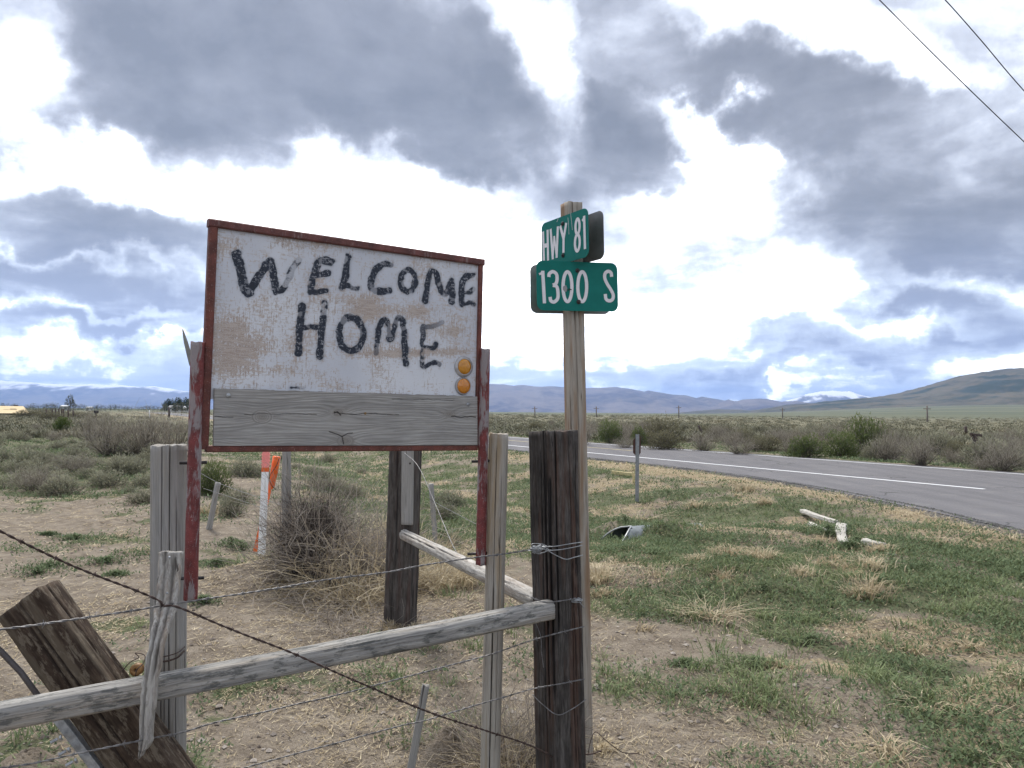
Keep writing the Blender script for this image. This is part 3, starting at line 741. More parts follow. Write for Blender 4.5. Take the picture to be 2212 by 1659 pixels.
# ================================================================== WELCOME HOME sign
SBL = U(430, 977, 2.5); SBR = U(1033, 973.6, 3.1); STL = U(453.5, 473, 2.5)
SN = (SBR - SBL).cross(STL - SBL).normalized()
if SN.y > 0: SN = -SN                                   # towards the viewer
SX = (SBR - SBL).normalized(); SY = SN.cross(SX)
if SY.z < 0: SY = -SY
def S(px, py, off=0.0):
    r = ray(px, py); k = (SBL - CAM).dot(SN) / r.dot(SN); return CAM + r * k + SN * off
def C1(cx, cy): return 388.9 + cx * 0.3472, 432 + cy * 0.3472
def SC1(cx, cy, off=0.0): return S(*C1(cx, cy), off)
sign = empty('welcome_sign', tuple(SBL), 'white board painted WELCOME HOME in a rusty red metal frame', 'sign')
# frame bars (square section; the bottom and sides hold the board)
def fbar(name, pts, wid, mat, dep=0.03, off=0.0):
    mb = MB(); bar(mb, S(*pts[0], off - dep / 2), S(*pts[1], off - dep / 2), wid, dep, SN); return mb.build(name, mat, sign)
fbar('frame_bar', ((462.5, 487), (441.5, 971)), 0.027, RED_FRAME)
fbar('frame_bar', ((1040.5, 572), (1032, 968)), 0.018, RED_FRAME)
fbar('frame_bar', ((451, 480), (1046.5, 567)), 0.026, RED_DARK, 0.034, 0.004)
fbar('frame_bar', ((446, 970), (1031.5, 967.5)), 0.021, RED_FRAME, 0.03, 0.002)
# weld bead marks along the left bar
mb = MB()
for i in range(26):
    k = i / 25 + rnd.uniform(-.008, .008); p = S(452 - 20 * k + 1.0, 560 + 400 * k, 0.0)
    knob(mb, p - SN * 0.001, SN, 0.0022 + rnd.random() * .0015, 0.002, 6)
mb.build('weld_bead', RED_DARK, sign)['kind'] = 'stuff'
# bracket plate between the left bar and its pipe
mb = MB(); fr = [S(433, 742, -0.012), S(446, 742, -0.012), S(432, 966, -0.012), S(424, 966, -0.012)]
fr = [fr[3], fr[2], fr[1], fr[0]]
mb.prism(fr, [p - SN * 0.006 for p in fr]); mb.build('bracket_plate', RED_FRAME, sign)
mb = MB(); fr = [S(1028, 968, -0.014), S(1036, 968, -0.014), S(1043, 757, -0.014), S(1036, 757, -0.014)]
mb.prism(fr, [p - SN * 0.006 for p in fr]); mb.build('bracket_plate', RED_FRAME, sign)

# --- the painted board
m, nt, b = mat_new('painted_board'); t = NT(nt); o = t.obj()
ink = t.attr('ink').outputs['Fac']; wear = t.attr('wear').outputs['Fac']
h1 = t.noise(t.map(o, (26, 26, 300)), 1, 4, 0.7); v1 = t.noise(t.map(o, (300, 300, 26)), 1, 4, 0.7)
sq = t.noise(o, 120, 4, 0.7); big = t.noise(o, 7, 4, 0.6); cl = t.noise(o, 2.6, 3, 0.5)
weave = t.math('MAXIMUM', h1, v1)
k = t.math('ADD', t.math('MULTIPLY', weave, 0.62), t.math('MULTIPLY', sq, 0.38))
k = t.math('ADD', k, t.math('MULTIPLY', t.math('SUBTRACT', big, 0.5), 0.30))
k = t.math('ADD', k, t.math('MULTIPLY', wear, 0.125))
fine = t.noise(o, 420, 3, 0.7)
chip = t.math('MULTIPLY', t.rng(t.math('ADD', k, t.math('MULTIPLY', t.math('SUBTRACT', fine, .5), .22)), 0.545, 0.580), t.rng(fine, .64, .56))
white = t.mix(t.rng(cl, 0.35, 0.65), (0.52, 0.535, 0.58), (0.64, 0.65, 0.68))
white = t.mix(t.rng(sq, 0.6, 0.7, 0, 0.3), white, (0.80, 0.82, 0.84))
bare = t.mix(t.rng(h1, 0.4, 0.6), (0.34, 0.27, 0.225), (0.46, 0.385, 0.33))
c = t.mix(chip, white, bare)
ik = t.math('SUBTRACT', ink, t.math('MULTIPLY', t.rng(t.math('ADD', k, t.math('MULTIPLY', big, 0.0)), 0.56, 0.68), 0.25))
inkc = t.mix(t.rng(sq, 0.4, 0.6), (0.005, 0.009, 0.020), (0.012, 0.019, 0.038))
c = t.mix(t.rng(ink, 0.03, 0.62), c, inkc)
fleck = t.math('MULTIPLY', t.rng(t.math('ADD', t.math('MULTIPLY', sq, .55), t.math('MULTIPLY', weave, .45)), 0.565, 0.600), t.rng(ink, 0.2, 0.6))
c = t.mix(t.math('MULTIPLY', fleck, 0.7), c, (0.42, 0.42, 0.44))
t.link(c, b.inputs['Base Color']); b.inputs['Roughness'].default_value = 0.55
t.bump(t.math('SUBTRACT', sq, t.math('MULTIPLY', chip, 0.8)), 0.4, 0.001, b)
M_BOARD = m
def ell(cx, cy, rx, ry, a0=0, a1=360, n=28):
    return [(cx + rx * math.cos(math.radians(a)), cy + ry * math.sin(math.radians(a))) for a in np.linspace(a0, a1, n)]
STROKES = [  # (points in the plane of the board, half width, darkness start, end)
 ([(352, 342), (368, 400), (382, 470), (402, 540), (428, 572)], 30, 1, 1), ([(428, 572), (470, 510), (508, 448), (540, 400), (566, 378)], 24, 1, .55),
 ([(562, 385), (580, 440), (590, 520), (600, 575)], 23, .75, .9), ([(600, 575), (640, 555), (670, 500), (700, 430), (738, 372)], 21, .9, .55),
 ([(942, 384), (890, 378), (862, 390), (845, 430), (828, 480), (815, 540), (812, 570)], 22, 1, .6), ([(845, 475), (880, 462), (918, 455)], 18, .6, .8), ([(812, 568), (850, 572), (908, 566)], 19, .6, .75),
 ([(1044, 352), (1034, 420), (1026, 480), (1003, 540)], 21, .85, .95), ([(1003, 538), (1040, 532), (1070, 548), (1104, 552)], 18, .95, 1),
 ([(1310, 402), (1262, 400), (1215, 440), (1190, 500), (1196, 550), (1240, 568), (1298, 566)], 20, .95, .8),
 (ell(1418, 502, 46, 66, -60, 300), 18, .9, .85),
 ([(1526, 632), (1536, 560), (1546, 490), (1562, 446), (1588, 450), (1606, 510), (1628, 570), (1652, 588), (1672, 540), (1690, 498)], 18, 1, .6), ([(1690, 498), (1694, 560), (1690, 636)], 17, .8, 1),
 ([(1822, 470), (1775, 482), (1756, 520), (1754, 590), (1758, 652)], 18, .85, 1), ([(1758, 580), (1800, 572), (1826, 556)], 15, .6, .7), ([(1760, 652), (1800, 640), (1824, 650)], 15, .9, .6),
 ([(762, 662), (748, 760), (742, 860), (734, 952)], 21, 1, 1), ([(900, 645), (888, 740), (878, 860), (868, 970)], 20, .75, 1), ([(745, 802), (800, 792), (882, 790)], 15, .85, .9),
 (ell(1064, 835, 74, 106, -70, 290), 20, .95, .95),
 ([(1222, 950), (1228, 860), (1246, 780), (1278, 738), (1296, 780), (1308, 868), (1326, 812), (1348, 742), (1380, 738), (1396, 820), (1400, 920), (1406, 1022)], 17, .95, 1),
 ([(1632, 760), (1590, 782), (1540, 790), (1508, 790), (1514, 850), (1504, 900), (1540, 920), (1580, 918), (1592, 898)], 15, .35, .9), ([(1512, 925), (1508, 980), (1512, 1036), (1560, 1018), (1592, 1010), (1616, 1022)], 14, .6, 1),
 ([(690, 1166), (770, 1168)], 9, .8, .6), ([(968, 1170), (1000, 1168)], 8, .4, .3),
]
def seg_field(px, py):
    ink = np.zeros_like(px)
    wob = (fbm(px * 0.03, py * 0.03, 3, 2) - .5) * 16
    for pts, hw, d0, d1 in STROKES:
        hw = hw * 1.1
        P_ = smooth_path(pts, max(8, len(pts) * 4)) if len(pts) > 2 else np.array(pts, float)
        n = len(P_) - 1
        for i in range(n):
            a = P_[i]; b_ = P_[i + 1]; u = b_ - a; l2 = (u ** 2).sum() + 1e-9
            kk = np.clip(((px - a[0]) * u[0] + (py - a[1]) * u[1]) / l2, 0, 1)
            d = np.hypot(px - a[0] - kk * u[0], py - a[1] - kk * u[1]) + wob
            w = d0 + (d1 - d0) * (i + kk) / n
            body = 1 - sstep(hw - 7, hw + 4, d); mist = 0.30 * np.exp(-np.maximum(d - hw, 0) / 16.0)
            rim = 0.72 + 0.28 * sstep(hw * 0.25, hw * 0.8, d)
            ink = np.maximum(ink, np.where(w < .8, np.maximum(body * w * rim, mist * w), np.maximum(body * w, mist * w)))
    blot = fbm(px * 0.022, py * 0.022, 4, 5)
    return ink * (0.42 + 0.58 * sstep(0.34, 0.52, blot))
def wear_field(px, py):
    w = np.zeros_like(px)
    for cx, cy, rx, ry, a in [(290, 290, 120, 60, .7), (600, 250, 130, 50, .45), (250, 800, 90, 80, .6), (360, 790, 70, 60, .8), (270, 950, 170, 110, .8), (420, 960, 120, 60, .7), (330, 1060, 200, 50, .6),
                              (1140, 640, 80, 60, .9), (1180, 700, 60, 60, .9), (1260, 690, 300, 22, .5), (1470, 700, 60, 50, .6), (1380, 960, 280, 26, .85), (1600, 940, 260, 22, .8), (1700, 820, 90, 30, .6), (640, 1060, 140, 40, .6), (750, 960, 60, 60, .4),
                              (850, 1080, 90, 50, .45), (1000, 620, 200, 30, .35), (1640, 560, 60, 40, .6), (860, 520, 40, 70, .6), (640, 700, 120, 90, .25), (500, 700, 160, 200, .2), (1230, 1100, 60, 90, .45), (620, 1150, 500, 20, .35), (1480, 370, 300, 30, .2), (900, 280, 400, 40, .3)]:
        w += a * np.exp(-(((px - cx) / rx) ** 2 + ((py - cy) / ry) ** 2))
    for cx, cy, rx, ry, a in [(500, 260, 60, 45, .9), (1000, 1080, 260, 60, .4), (1500, 1090, 300, 90, .3), (450, 520, 140, 120, .3), (540, 1010, 50, 40, .6), (1300, 350, 300, 50, .3)]:
        w -= a * np.exp(-(((px - cx) / rx) ** 2 + ((py - cy) / ry) ** 2))
    return w - 0.03
def board():
    # corners of the board behind the frame, in the plane of the sign
    nu, nv = 420, 250
    A, B, Cc, D_ = [SC1(*q, -0.012) for q in ((228, 1186), (1846, 1226), (1872, 392), (240, 150))]
    u, v = np.meshgrid(np.linspace(0, 1, nu), np.linspace(0, 1, nv))
    A, B, Cc, D_ = [np.array(q) for q in (A, B, Cc, D_)]
    A = np.array(SC1(195, 1240, -0.012)); 
    P_ = ((1 - u) * (1 - v))[..., None] * A + (u * (1 - v))[..., None] * B + (u * v)[..., None] * Cc + ((1 - u) * v)[..., None] * D_
    d = P_ - np.array(CAM); z = d @ np.array(CF); px = CXP + d @ np.array(CR) / z * FPX; py = CYP - d @ np.array(CU) / z * FPX
    cx = (px - 388.9) / .3472; cy = (py - 432) / .3472
    ink = seg_field(cx, cy); wr = wear_field(cx, cy)
    # local frame: x along the board, z up, so that the grain follows it
    M = Matrix((SX, -SN, SY)).transposed().to_4x4(); M.translation = SBL
    Rm = np.array(M.to_3x3()); Q = (P_.reshape(-1, 3) - np.array(SBL)) @ Rm
    idx = np.arange(nu * nv).reshape(nv, nu)
    F = np.stack([idx[:-1, :-1], idx[:-1, 1:], idx[1:, 1:], idx[1:, :-1]], -1).reshape(-1, 4)
    # rim and back
    n0 = len(Q); back = Q[[idx[0, 0], idx[0, -1], idx[-1, -1], idx[-1, 0]]] + [0, 0.012, 0]
    Q2 = np.vstack([Q, back]); cr = [idx[0, 0], idx[0, -1], idx[-1, -1], idx[-1, 0]]
    F2 = np.array([(cr[(i + 1) % 4], cr[i], n0 + i, n0 + (i + 1) % 4) for i in range(4)] + [(n0 + 3, n0 + 2, n0 + 1, n0)])
    z4 = np.zeros(4)
    me = mesh_np('board', Q2, [F, F2], True, {'ink': np.r_[ink.ravel(), z4], 'wear': np.r_[wr.ravel(), z4]})
    return link('board', me, M_BOARD, sign, local(M, sign))
board()
# --- the weathered plank below it, with its knots
m, nt, b = mat_new('sign_plank_wood'); t = NT(nt); o = t.obj()
gr = t.attr('grain').outputs['Fac']; ck = t.attr('crack').outputs['Fac']; kn = t.attr('knot').outputs['Fac']
f1 = t.noise(t.map(o, (7, 60, 240)), 1, 5, 0.7, .2); f2 = t.noise(t.map(o, (5, 5, 16)), 1, 3, 0.6); f3 = t.noise(t.map(o, (30, 60, 500)), 1, 3, 0.6)
g = t.math('ADD', t.math('MULTIPLY', gr, 0.34), t.math('MULTIPLY', t.math('ADD', f1, t.math('MULTIPLY', f3, .35)), 0.62))
c = t.ramp(g, [(0.26, (0.165, 0.155, 0.143)), (0.54, (0.285, 0.273, 0.256)), (0.82, (0.41, 0.397, 0.375))])
c = t.mix(t.rng(f2, 0.40, 0.66, 0, 0.35), c, (0.15, 0.145, 0.14))
c = t.mix(t.math('MULTIPLY', kn, 0.6), c, (0.17, 0.145, 0.12))
c = t.mix(ck, c, (0.022, 0.02, 0.02))
t.link(c, b.inputs['Base Color']); b.inputs['Roughness'].default_value = 0.9
t.bump(t.math('SUBTRACT', t.math('ADD', t.math('MULTIPLY', gr, .4), f3), ck), 0.5, 0.0012, b)
M_PLANK = m
def plank():
    nu, nv = 560, 150
    A, B, Cc, D_ = [np.array(SC1(*q, 0.004)) for q in ((207, 1529), (1848, 1525), (1846, 1222), (213, 1172))]
    u, v = np.meshgrid(np.linspace(0, 1, nu), np.linspace(0, 1, nv))
    P_ = ((1 - u) * (1 - v))[..., None] * A + (u * (1 - v))[..., None] * B + (u * v)[..., None] * Cc + ((1 - u) * v)[..., None] * D_
    d = P_ - np.array(CAM); z = d @ np.array(CF); px = CXP + d @ np.array(CR) / z * FPX; py = CYP - d @ np.array(CU) / z * FPX
    cx = (px - 388.9) / .3472; cy = (py - 432) / .3472
    yy = cy + 14 * (fbm(cx * .004, cy * .01, 3, 1) - .5); kn = np.zeros_like(cx); ck = np.zeros_like(cx)
    for kx, ky, r, a in ((985, 1325, 62, 1), (510, 1350, 80, .6), (1680, 1335, 40, .9), (1030, 1500, 62, 1), (1300, 1600, 130, .3)):
        rr = np.hypot((cx - kx) / 1.45, cy - ky)
        yy = yy + np.sign(yy - ky) * 34 * a * np.exp(-(rr / r) ** 2) * (rr / r) ** 0.0 - np.sign(cy - ky) * 0
        kn = np.maximum(kn, a * np.exp(-(rr / (r * .55)) ** 2)); yy = np.where(rr < r * .6, rr * 1.4 + ky, yy)
    ph = yy / 17 + fbm(cx * .002, yy * .02, 3, 3) * 3.5
    grain = 0.5 + 0.5 * np.sin(ph * 2 * PI) * 0.6 + (fbm(cx * .006, yy * .22, 3, 4) - .5) * .9
    def line(pts, w, amp=1.0):
        for a, b_ in zip(pts[:-1], pts[1:]):
            ux, uy = b_[0] - a[0], b_[1] - a[1]
            kk = np.clip(((cx - a[0]) * ux + (cy - a[1]) * uy) / (ux * ux + uy * uy), 0, 1)
            dd = np.hypot(cx - a[0] - kk * ux, cy - a[1] - kk * uy + (fbm(cx * .03, cy * 0, 2, 6) - .5) * 8)
            np.maximum(ck, amp * (1 - sstep(w * .5, w * 1.4, dd)), out=ck)
    line([(400, 1338), (520, 1330), (590, 1333), (720, 1330), (850, 1336)], 1.4, .55); line([(960, 1318), (990, 1328), (1060, 1332), (1200, 1330), (1360, 1335)], 1.7, .75)
    line([(1690, 1345), (1760, 1352), (1840, 1350)], 2.4, .9); line([(930, 1442), (985, 1460), (1008, 1475), (1018, 1520)], 2.6, .85); line([(1008, 1475), (1040, 1452), (1072, 1448)], 2.4, .8); line([(960, 1325), (980, 1318), (1000, 1340)], 3, .9)
    line([(1320, 1236), (1500, 1240), (1700, 1246)], 1.5, .5); line([(215, 1345), (330, 1352)], 2.0, .6)
    wx = rnd.random()
    M = Matrix((SX, -SN, SY)).transposed().to_4x4(); M.translation = SBL
    Q = (P_.reshape(-1, 3) - np.array(SBL)) @ np.array(M.to_3x3())
    Q[:, 1] += (ck * 0.004).ravel() - ((grain - .5) * 0.0006).ravel()
    # slightly rough upper edge
    idx = np.arange(nu * nv).reshape(nv, nu)
    Q[idx[-1], 2] += (fbm(u[0] * 60, u[0] * 0, 3, 2) - .5) * 0.006
    F = np.stack([idx[:-1, :-1], idx[:-1, 1:], idx[1:, 1:], idx[1:, :-1]], -1).reshape(-1, 4)
    rim = np.r_[idx[0, :], idx[1:, -1], idx[-1, -2::-1], idx[-2:0:-1, 0]]; n0 = len(Q); nb = len(rim)
    Qb = Q[rim] + [0, 0.014, 0]; k = np.arange(nb); k2 = (k + 1) % nb
    F2 = np.stack([rim[k2], rim[k], n0 + k, n0 + k2], -1)
    z_ = np.zeros(nb)
    me = mesh_np('plank', np.vstack([Q, Qb]), [F, F2], False, {'grain': np.r_[grain.ravel(), z_ + .3], 'crack': np.r_[ck.ravel(), z_], 'knot': np.r_[kn.ravel(), z_]})
    return link('plank', me, M_PLANK, sign, local(M, sign))
plank_o = plank()
for cx, cy in ((298, 1215), (1788, 1272)):
    mb = MB(); knob(mb, SC1(cx, cy, 0.0035), SN, 0.0078, 0.005, 14)
    mb.build('bolt', GALV, sign, True)
mb = MB(); knob(mb, SC1(1150, 1328, 0.0035), SN, 0.005, 0.003, 8); mb.build('bolt', plain('brassy_screw', (0.25, 0.16, 0.08), 0.5, 0.6), sign, True)
# --- amber reflectors
m, nt, b = mat_new('amber_lens'); t = NT(nt); o = t.obj()
vr = t.n('ShaderNodeTexVoronoi'); t.link(o, vr.inputs['Vector']); vr.inputs['Scale'].default_value = 210
t.link(t.mix(t.rng(vr.outputs['Distance'], 0.1, 0.6), (0.78, 0.30, 0.012), (0.46, 0.15, 0.006)), b.inputs['Base Color'])
b.inputs['Roughness'].default_value = 0.22; b.inputs['Specular IOR Level'].default_value = 0.6; t.bump(vr.outputs['Distance'], 0.3, 0.001, b)
b.inputs['Coat Weight'].default_value = 0.5
M_AMB = m
m, nt, b = mat_new('amber_lens_dull'); t = NT(nt); o = t.obj()
t.link(t.mix(t.rng(t.noise(o, 60, 3, .6), 0.3, 0.7), (0.42, 0.17, 0.012), (0.56, 0.24, 0.018)), b.inputs['Base Color']); b.inputs['Roughness'].default_value = 0.25; b.inputs['Coat Weight'].default_value = 0.4
M_AMB2 = m
RINGM = plain('dull_aluminium_ring', (0.38, 0.37, 0.37), 0.5, 0.5, 0.2, 50)
def disc(name, c, prof, mat, parent, n=36):
    V = []; F4 = []; F3 = []
    for rr, hh in prof:
        for k in range(n): t_ = 2 * PI * k / n; V.append(c + SX * (rr * math.cos(t_)) + SY * (rr * math.sin(t_)) + SN * hh)
    for j in range(len(prof) - 1):
        for k in range(n): a = j * n + k; b_ = j * n + (k + 1) % n; F4.append((a, b_, b_ + n, a + n))
    V.append(c + SN * prof[-1][1]); e_ = (len(prof) - 1) * n
    for k in range(n): F3.append((e_ + k, e_ + (k + 1) % n, len(V) - 1))
    mb = MB(); mb.add(V, F4, F3)
    off = parent.location if parent.parent is None else parent.parent.location
    V_ = np.array([tuple(v) for v in mb.V]) - np.array(off)
    return link(name, mesh_np(name, V_, [np.array(mb.F4), np.array(mb.F3)], True), mat, parent)
for i, ((cx, cy), rl, rr_, lm) in enumerate((((1773, 1037), 0.0305, 0.042, M_AMB2), ((1768, 1158), 0.0300, 0.036, M_AMB))):
    c = SC1(cx, cy, -0.0115)
    ringo = disc('reflector', c, [(rr_, 0), (rr_, 0.002), (rr_ - 0.002, 0.005), (rl + 0.003, 0.009), (rl + 0.0005, 0.0095), (rl, 0.006)], RINGM, sign)
    lens = disc('lens', c, [(rl, 0.005), (rl, 0.0085), (rl * 0.9, 0.0125), (rl * 0.6, 0.0155), (rl * 0.3, 0.0168)], lm, ringo)
    if i == 0:
        mb = MB()
        for dx in (-1, 1):
            knob(mb, c + SX * dx * 0.036 + SN * 0.004, SN, 0.0030, 0.0015, 8)
            off = sign.location
            link('rivet', mesh_np('rivet', np.array([tuple(v) for v in mb.V]) - np.array(off), [np.array(mb.F4), np.array(mb.F3)], True), DARKSTEEL, ringo)
            mb = MB()
# --- the two pipes that carry it
def pipe(name, p0, p1, r, mat, parent):
    """open steel pipe with a wall"""
    Ln = (Vector(p1) - Vector(p0)).length; n = 28; nz = 60; V = []; F = []
    r_ = np.random.default_rng(3)
    for j in range(nz + 1):
        z = Ln * j / nz
        for k in range(n):
            t_ = 2 * PI * k / n; q = r * (1 + (float(vn(t_ * 2, z * 30, 3)) - .5) * 0.035)
            zz_ = z + ((float(vn(t_ * 3, 1, 5)) - .5) * 0.006 if j in (0, nz) else 0)
            V.append((q * math.cos(t_), q * math.sin(t_), zz_))
    for j in range(nz):
        for k in range(n): a = j * n + k; b_ = j * n + (k + 1) % n; F.append((a, b_, b_ + n, a + n))
    for j0, sg in ((0, 1), (nz, -1)):
        b0 = len(V)
        for dz in (0, 0.05):
            for k in range(n):
                t_ = 2 * PI * k / n; v = V[j0 * n + k]; V.append((v[0] * .86, v[1] * .86, v[2] + sg * dz))
        for k in range(n):
            a = j0 * n + k; a2 = j0 * n + (k + 1) % n; c0 = b0 + k; c2 = b0 + (k + 1) % n
            q1 = (a, c0, c2, a2); q2 = (c0, c0 + n, c2 + n, c2)
            F += [q1, q2] if sg > 0 else [q1[::-1], q2[::-1]]
        F.append(tuple(b0 + n + k for k in (0, 7, 14, 21)))
    return link(name, mesh_np(name, V, np.array(F), True), mat, parent, local(frame_from(p0, p1, 0), parent))
pipe('pipe', U(411.5, 1296, 2.49), U(427, 739, 2.49), 0.0212, RED_PIPE, sign)
pipe('pipe', U(1038.5, 1220, 3.10), U(1048, 754, 3.10), 0.0205, RED_PIPE, sign)
for (a, b_) in (((388, 1000, 2.50), (447, 999, 2.52)), ((385, 1250, 2.50), (441, 1248, 2.52)), ((1019, 997, 3.09), (1060, 995, 3.11)), ((1010, 1197, 3.09), (1055, 1194, 3.11))):
    mb = MB(); p, q_ = U(*a), U(*b_); mb.tube([p, q_], 0.0055, 8); d_ = (q_ - p).normalized()
    bar(mb, p + d_ * (0.012 if a[0] < 600 else .02), p + d_ * 0.02, 0.017, 0.017, (0, 0, 1)) if False else None
    mb.build('bolt', DARKSTEEL, sign, True)
# thin metal sliver standing up behind the left pipe
mb = MB(); fr = [U(409, 790, 2.535), U(413, 772, 2.535), U(403, 738, 2.535), U(393, 711, 2.535), U(397, 740, 2.535), U(404, 770, 2.535)]
mb.prism(fr, [p + Vector((.002, .006, 0)) for p in fr]); mb.build('metal_strip', plain('grey_painted_strip', (0.22, 0.23, 0.21), .6), sign)

# ================================================================== posts, rails and beams
def post2(name, T, B, D, w, d, mat, label, cat='post', D2=None, group=None, parent_only=False, **kw):
    p1 = U(T[0], T[1], D); q = U(B[0], B[1], D2 or D); p0 = to_ground(p1, q, kw.pop('deep', 0.15))
    base = Vector((p0.x, p0.y, p0.z))
    e_ = empty(name, tuple(base), label, cat, group)
    wood('timber', p0, p1, w, d, mat, e_, **kw)
    return e_, p0, p1
left_post, lp0, lp1 = post2('fence_post', (365, 962), (362, 1659), 2.61, 0.108, 0.10, W_GREY, 'thick round grey fence post left of the welcome sign, its left pipe bolted to it', e=2.6, cracks=0, rough=0.0016, seed=3, step=0.02, nth=200, jag1=.006)
# two long splits down its face
thin_post, tp0, tp1 = post2('fence_post', (1077, 937), (1059, 1659), 3.13, 0.078, 0.07, W_TAN, 'slim pale post with one long split, right of the welcome sign', e=3.0, cracks=0, rough=0.0014, seed=8, step=0.02, nth=180, yaw=-0.1)
def long_splits(obj, splits, depth=0.008):
    """open long splits in a post's face; splits: (angle, width rad, z0, z1, wander)"""
    me = obj.data; n = len(me.vertices); co = np.zeros(n * 3, np.float32); me.vertices.foreach_get('co', co); co = co.reshape(-1, 3)
    ck = np.zeros(n, np.float32); me.attributes['crack'].data.foreach_get('value', ck)
    T = np.arctan2(co[:, 1], co[:, 0]); zt = co[:, 2] / co[:, 2].max()
    for a, w, z0, z1, wn_ in splits:
        cen = a + (fbm(co[:, 2] * 3, co[:, 2] * 0 + a, 3, 2) - .5) * wn_
        dt = (T - cen + PI) % (2 * PI) - PI
        win = sstep(z0, z0 + .05, zt) * (1 - sstep(z1 - .03, z1 + .001, zt)) if z1 < 1 else sstep(z0, z0 + .05, zt)
        g = np.exp(-(dt / w) ** 2) * win
        rr = np.hypot(co[:, 0], co[:, 1]) + 1e-6; k = 1 - depth * g / rr; k = np.where(rr > 0.02, k, 1)
        co[:, 0] *= k; co[:, 1] *= k; ck = np.maximum(ck, np.where(g > .15, g ** .5, 0))
    me.vertices.foreach_set('co', co.ravel()); me.attributes['crack'].data.foreach_set('value', ck.astype(np.float32)); me.update()
VIEW = -PI / 2
long_splits(left_post.children[0], [(VIEW - 0.02, .022, 0.05, 1, .10), (VIEW + .48, .022, 0.0, 1, .08), (VIEW + .85, .014, 0.1, .9, .1), (VIEW - 0.45, .012, 0.0, .7, .1), (VIEW - .85, .014, .2, 1, .1), (VIEW+.2,.010,.3,.8,.1)])
long_splits(thin_post.children[0], [(VIEW + 0.0, .045, 0.0, .62, .10), (VIEW - .05, .022, .5, .97, .1), (VIEW + .6, .014, .2, .9, .1), (VIEW - .7, .014, .4, 1, .1)], 0.012)
# the heavy tie post
tie_post, kp0, kp1 = post2('fence_post', (1195, 932), (1211, 1659), 3.09, 0.150, 0.156, W_TIE, 'heavy dark creosoted tie post wrapped with wire, nearest the street sign', e=9, cracks=8, cdepth=0.008, rough=0.0035, seed=12, step=0.018, nth=200, yaw=math.radians(33), jag1=.010, cwid=.03)
o = tie_post.children[0]
long_splits(o, [(-PI + .45, .04, .30, 1, .15), (-PI + .22, .03, .2, .95, .2), (-PI + .75, .05, .35, .9, .12), (-PI + 1.0, .03, .5, 1, .1), (-.95, .02, .3, .98, .35), (-.45, .018, .1, .9, .4), (-1.15, .02, 0, .7, .4), (-.2, .02, .1, .8, .4), (-.7,.015,.2,.9,.5)], 0.010)
# the middle post behind the sign
mid_post, mp0, mp1 = post2('fence_post', (877, 955), (865, 1360), 5.67, 0.205, 0.19, W_BARK, 'dark square tie post standing behind the welcome sign with a board nailed to its face', e=7, cracks=10, cdepth=.008, seed=21, step=.02, nth=64, yaw=math.radians(-14), rough=.006)
a = U(881, 950, 5.55); b_ = U(879.5, 1133, 5.55)
wood('nailed_board', b_, a, 0.085, 0.03, W_GREY, mid_post, yaw=math.radians(-14), e=10, cracks=3, seed=5, nth=32, rough=.001, cdepth=.003)
mb = MB(); knob(mb, U(886, 1001, 5.53), (0, -1, 0), .008, .004, 8); mb.build('nail', DARKSTEEL, mid_post)
# the diagonal brace
p0 = U(873, 1155, 5.50); p1 = U(1168, 1300, 3.16)
e_ = empty('brace_pole', tuple(p0), 'round bleached brace pole slanting between the two dark tie posts', 'pole')
wood('timber', p0, p1, 0.076, 0.070, W_SPLINT, e_, e=2.2, cracks=7, cdepth=.012, seed=31, step=.03, nth=48, jag0=.01, rough=.003)
# the long rail in front
p0 = U(-60, 1559, 2.12); p1 = U(1189, 1316, 3.0)
rail = empty('fence_rail', tuple(p0), 'long lichen-spotted rail along the bottom front, its right end against the tie post', 'rail')
wood('timber', p0, p1, 0.072, 0.070, W_RAIL, rail, e=3.6, cracks=0, seed=41, step=.022, nth=200, bend=(-.006, 0), jag1=.006, rough=.0020)
o = rail.children[0]
# its section's x axis points up: angle 0 is the top
def side_of(M, d):
    L_ = M.inverted().to_3x3() @ Vector(d); return math.atan2(L_.y, L_.x)
af = side_of(o.matrix_local, (0, -1, 0))
sg = 1 if af > 0 else -1
long_splits(o, [(af * .55, .03, .05, .5, .15), (af * 1.15, .07, .0, 1, .22), (af * .3, .02, .1, .6, .15), (af * .78, .035, .35, .95, .2), (af * .95, .022, .2, .55, .15), (af * 1.5, .03, .3, .8, .2), (af * .65, .025, .5, 1, .2), (af * .45, .018, .0, .4, .2), (af * .85, .02, .0, .3, .2)], 0.009)
# the leaning beam at lower left
def beam():
    D = 2.37; A, B, Cc, Dd = U(-24, 1341, D), U(75, 1276, D), U(420, 1744, D), U(290, 1770, D)
    th = Vector((0.03, 0.115, 0.012)); nu, nv = 30, 120
    base = (Cc + Dd) / 2
    e_ = empty('leaning_beam', tuple(base), 'broad dark brown beam leaning behind the rail at bottom left', 'beam')
    u, v = np.meshgrid(np.linspace(0, 1, nu), np.linspace(0, 1, nv))
    A_, B_, C_, D_ = [np.array(q) for q in (A, B, Cc, Dd)]
    mb = MB()
    zax = ((A + B) / 2 - base).normalized(); xax = (B - A); xax = (xax - zax * xax.dot(zax)).normalized(); yax = zax.cross(xax)
    W_ = (B - A).length * 0.98; Ln = ((A + B) / 2 - base).length
    n = 64; nz = 90; V = []; T = np.linspace(0, 2 * PI, n, endpoint=False)
    M = Matrix((xax, yax, zax)).transposed().to_4x4(); M.translation = base + th * 0.5
    return e_, M, W_, Ln
e_, M, W_, Ln = beam()
zax = M.to_3x3().col[2]; yw = math.atan2(M.to_3x3().col[0].y, M.to_3x3().col[0].x)
c0 = M.translation.copy()
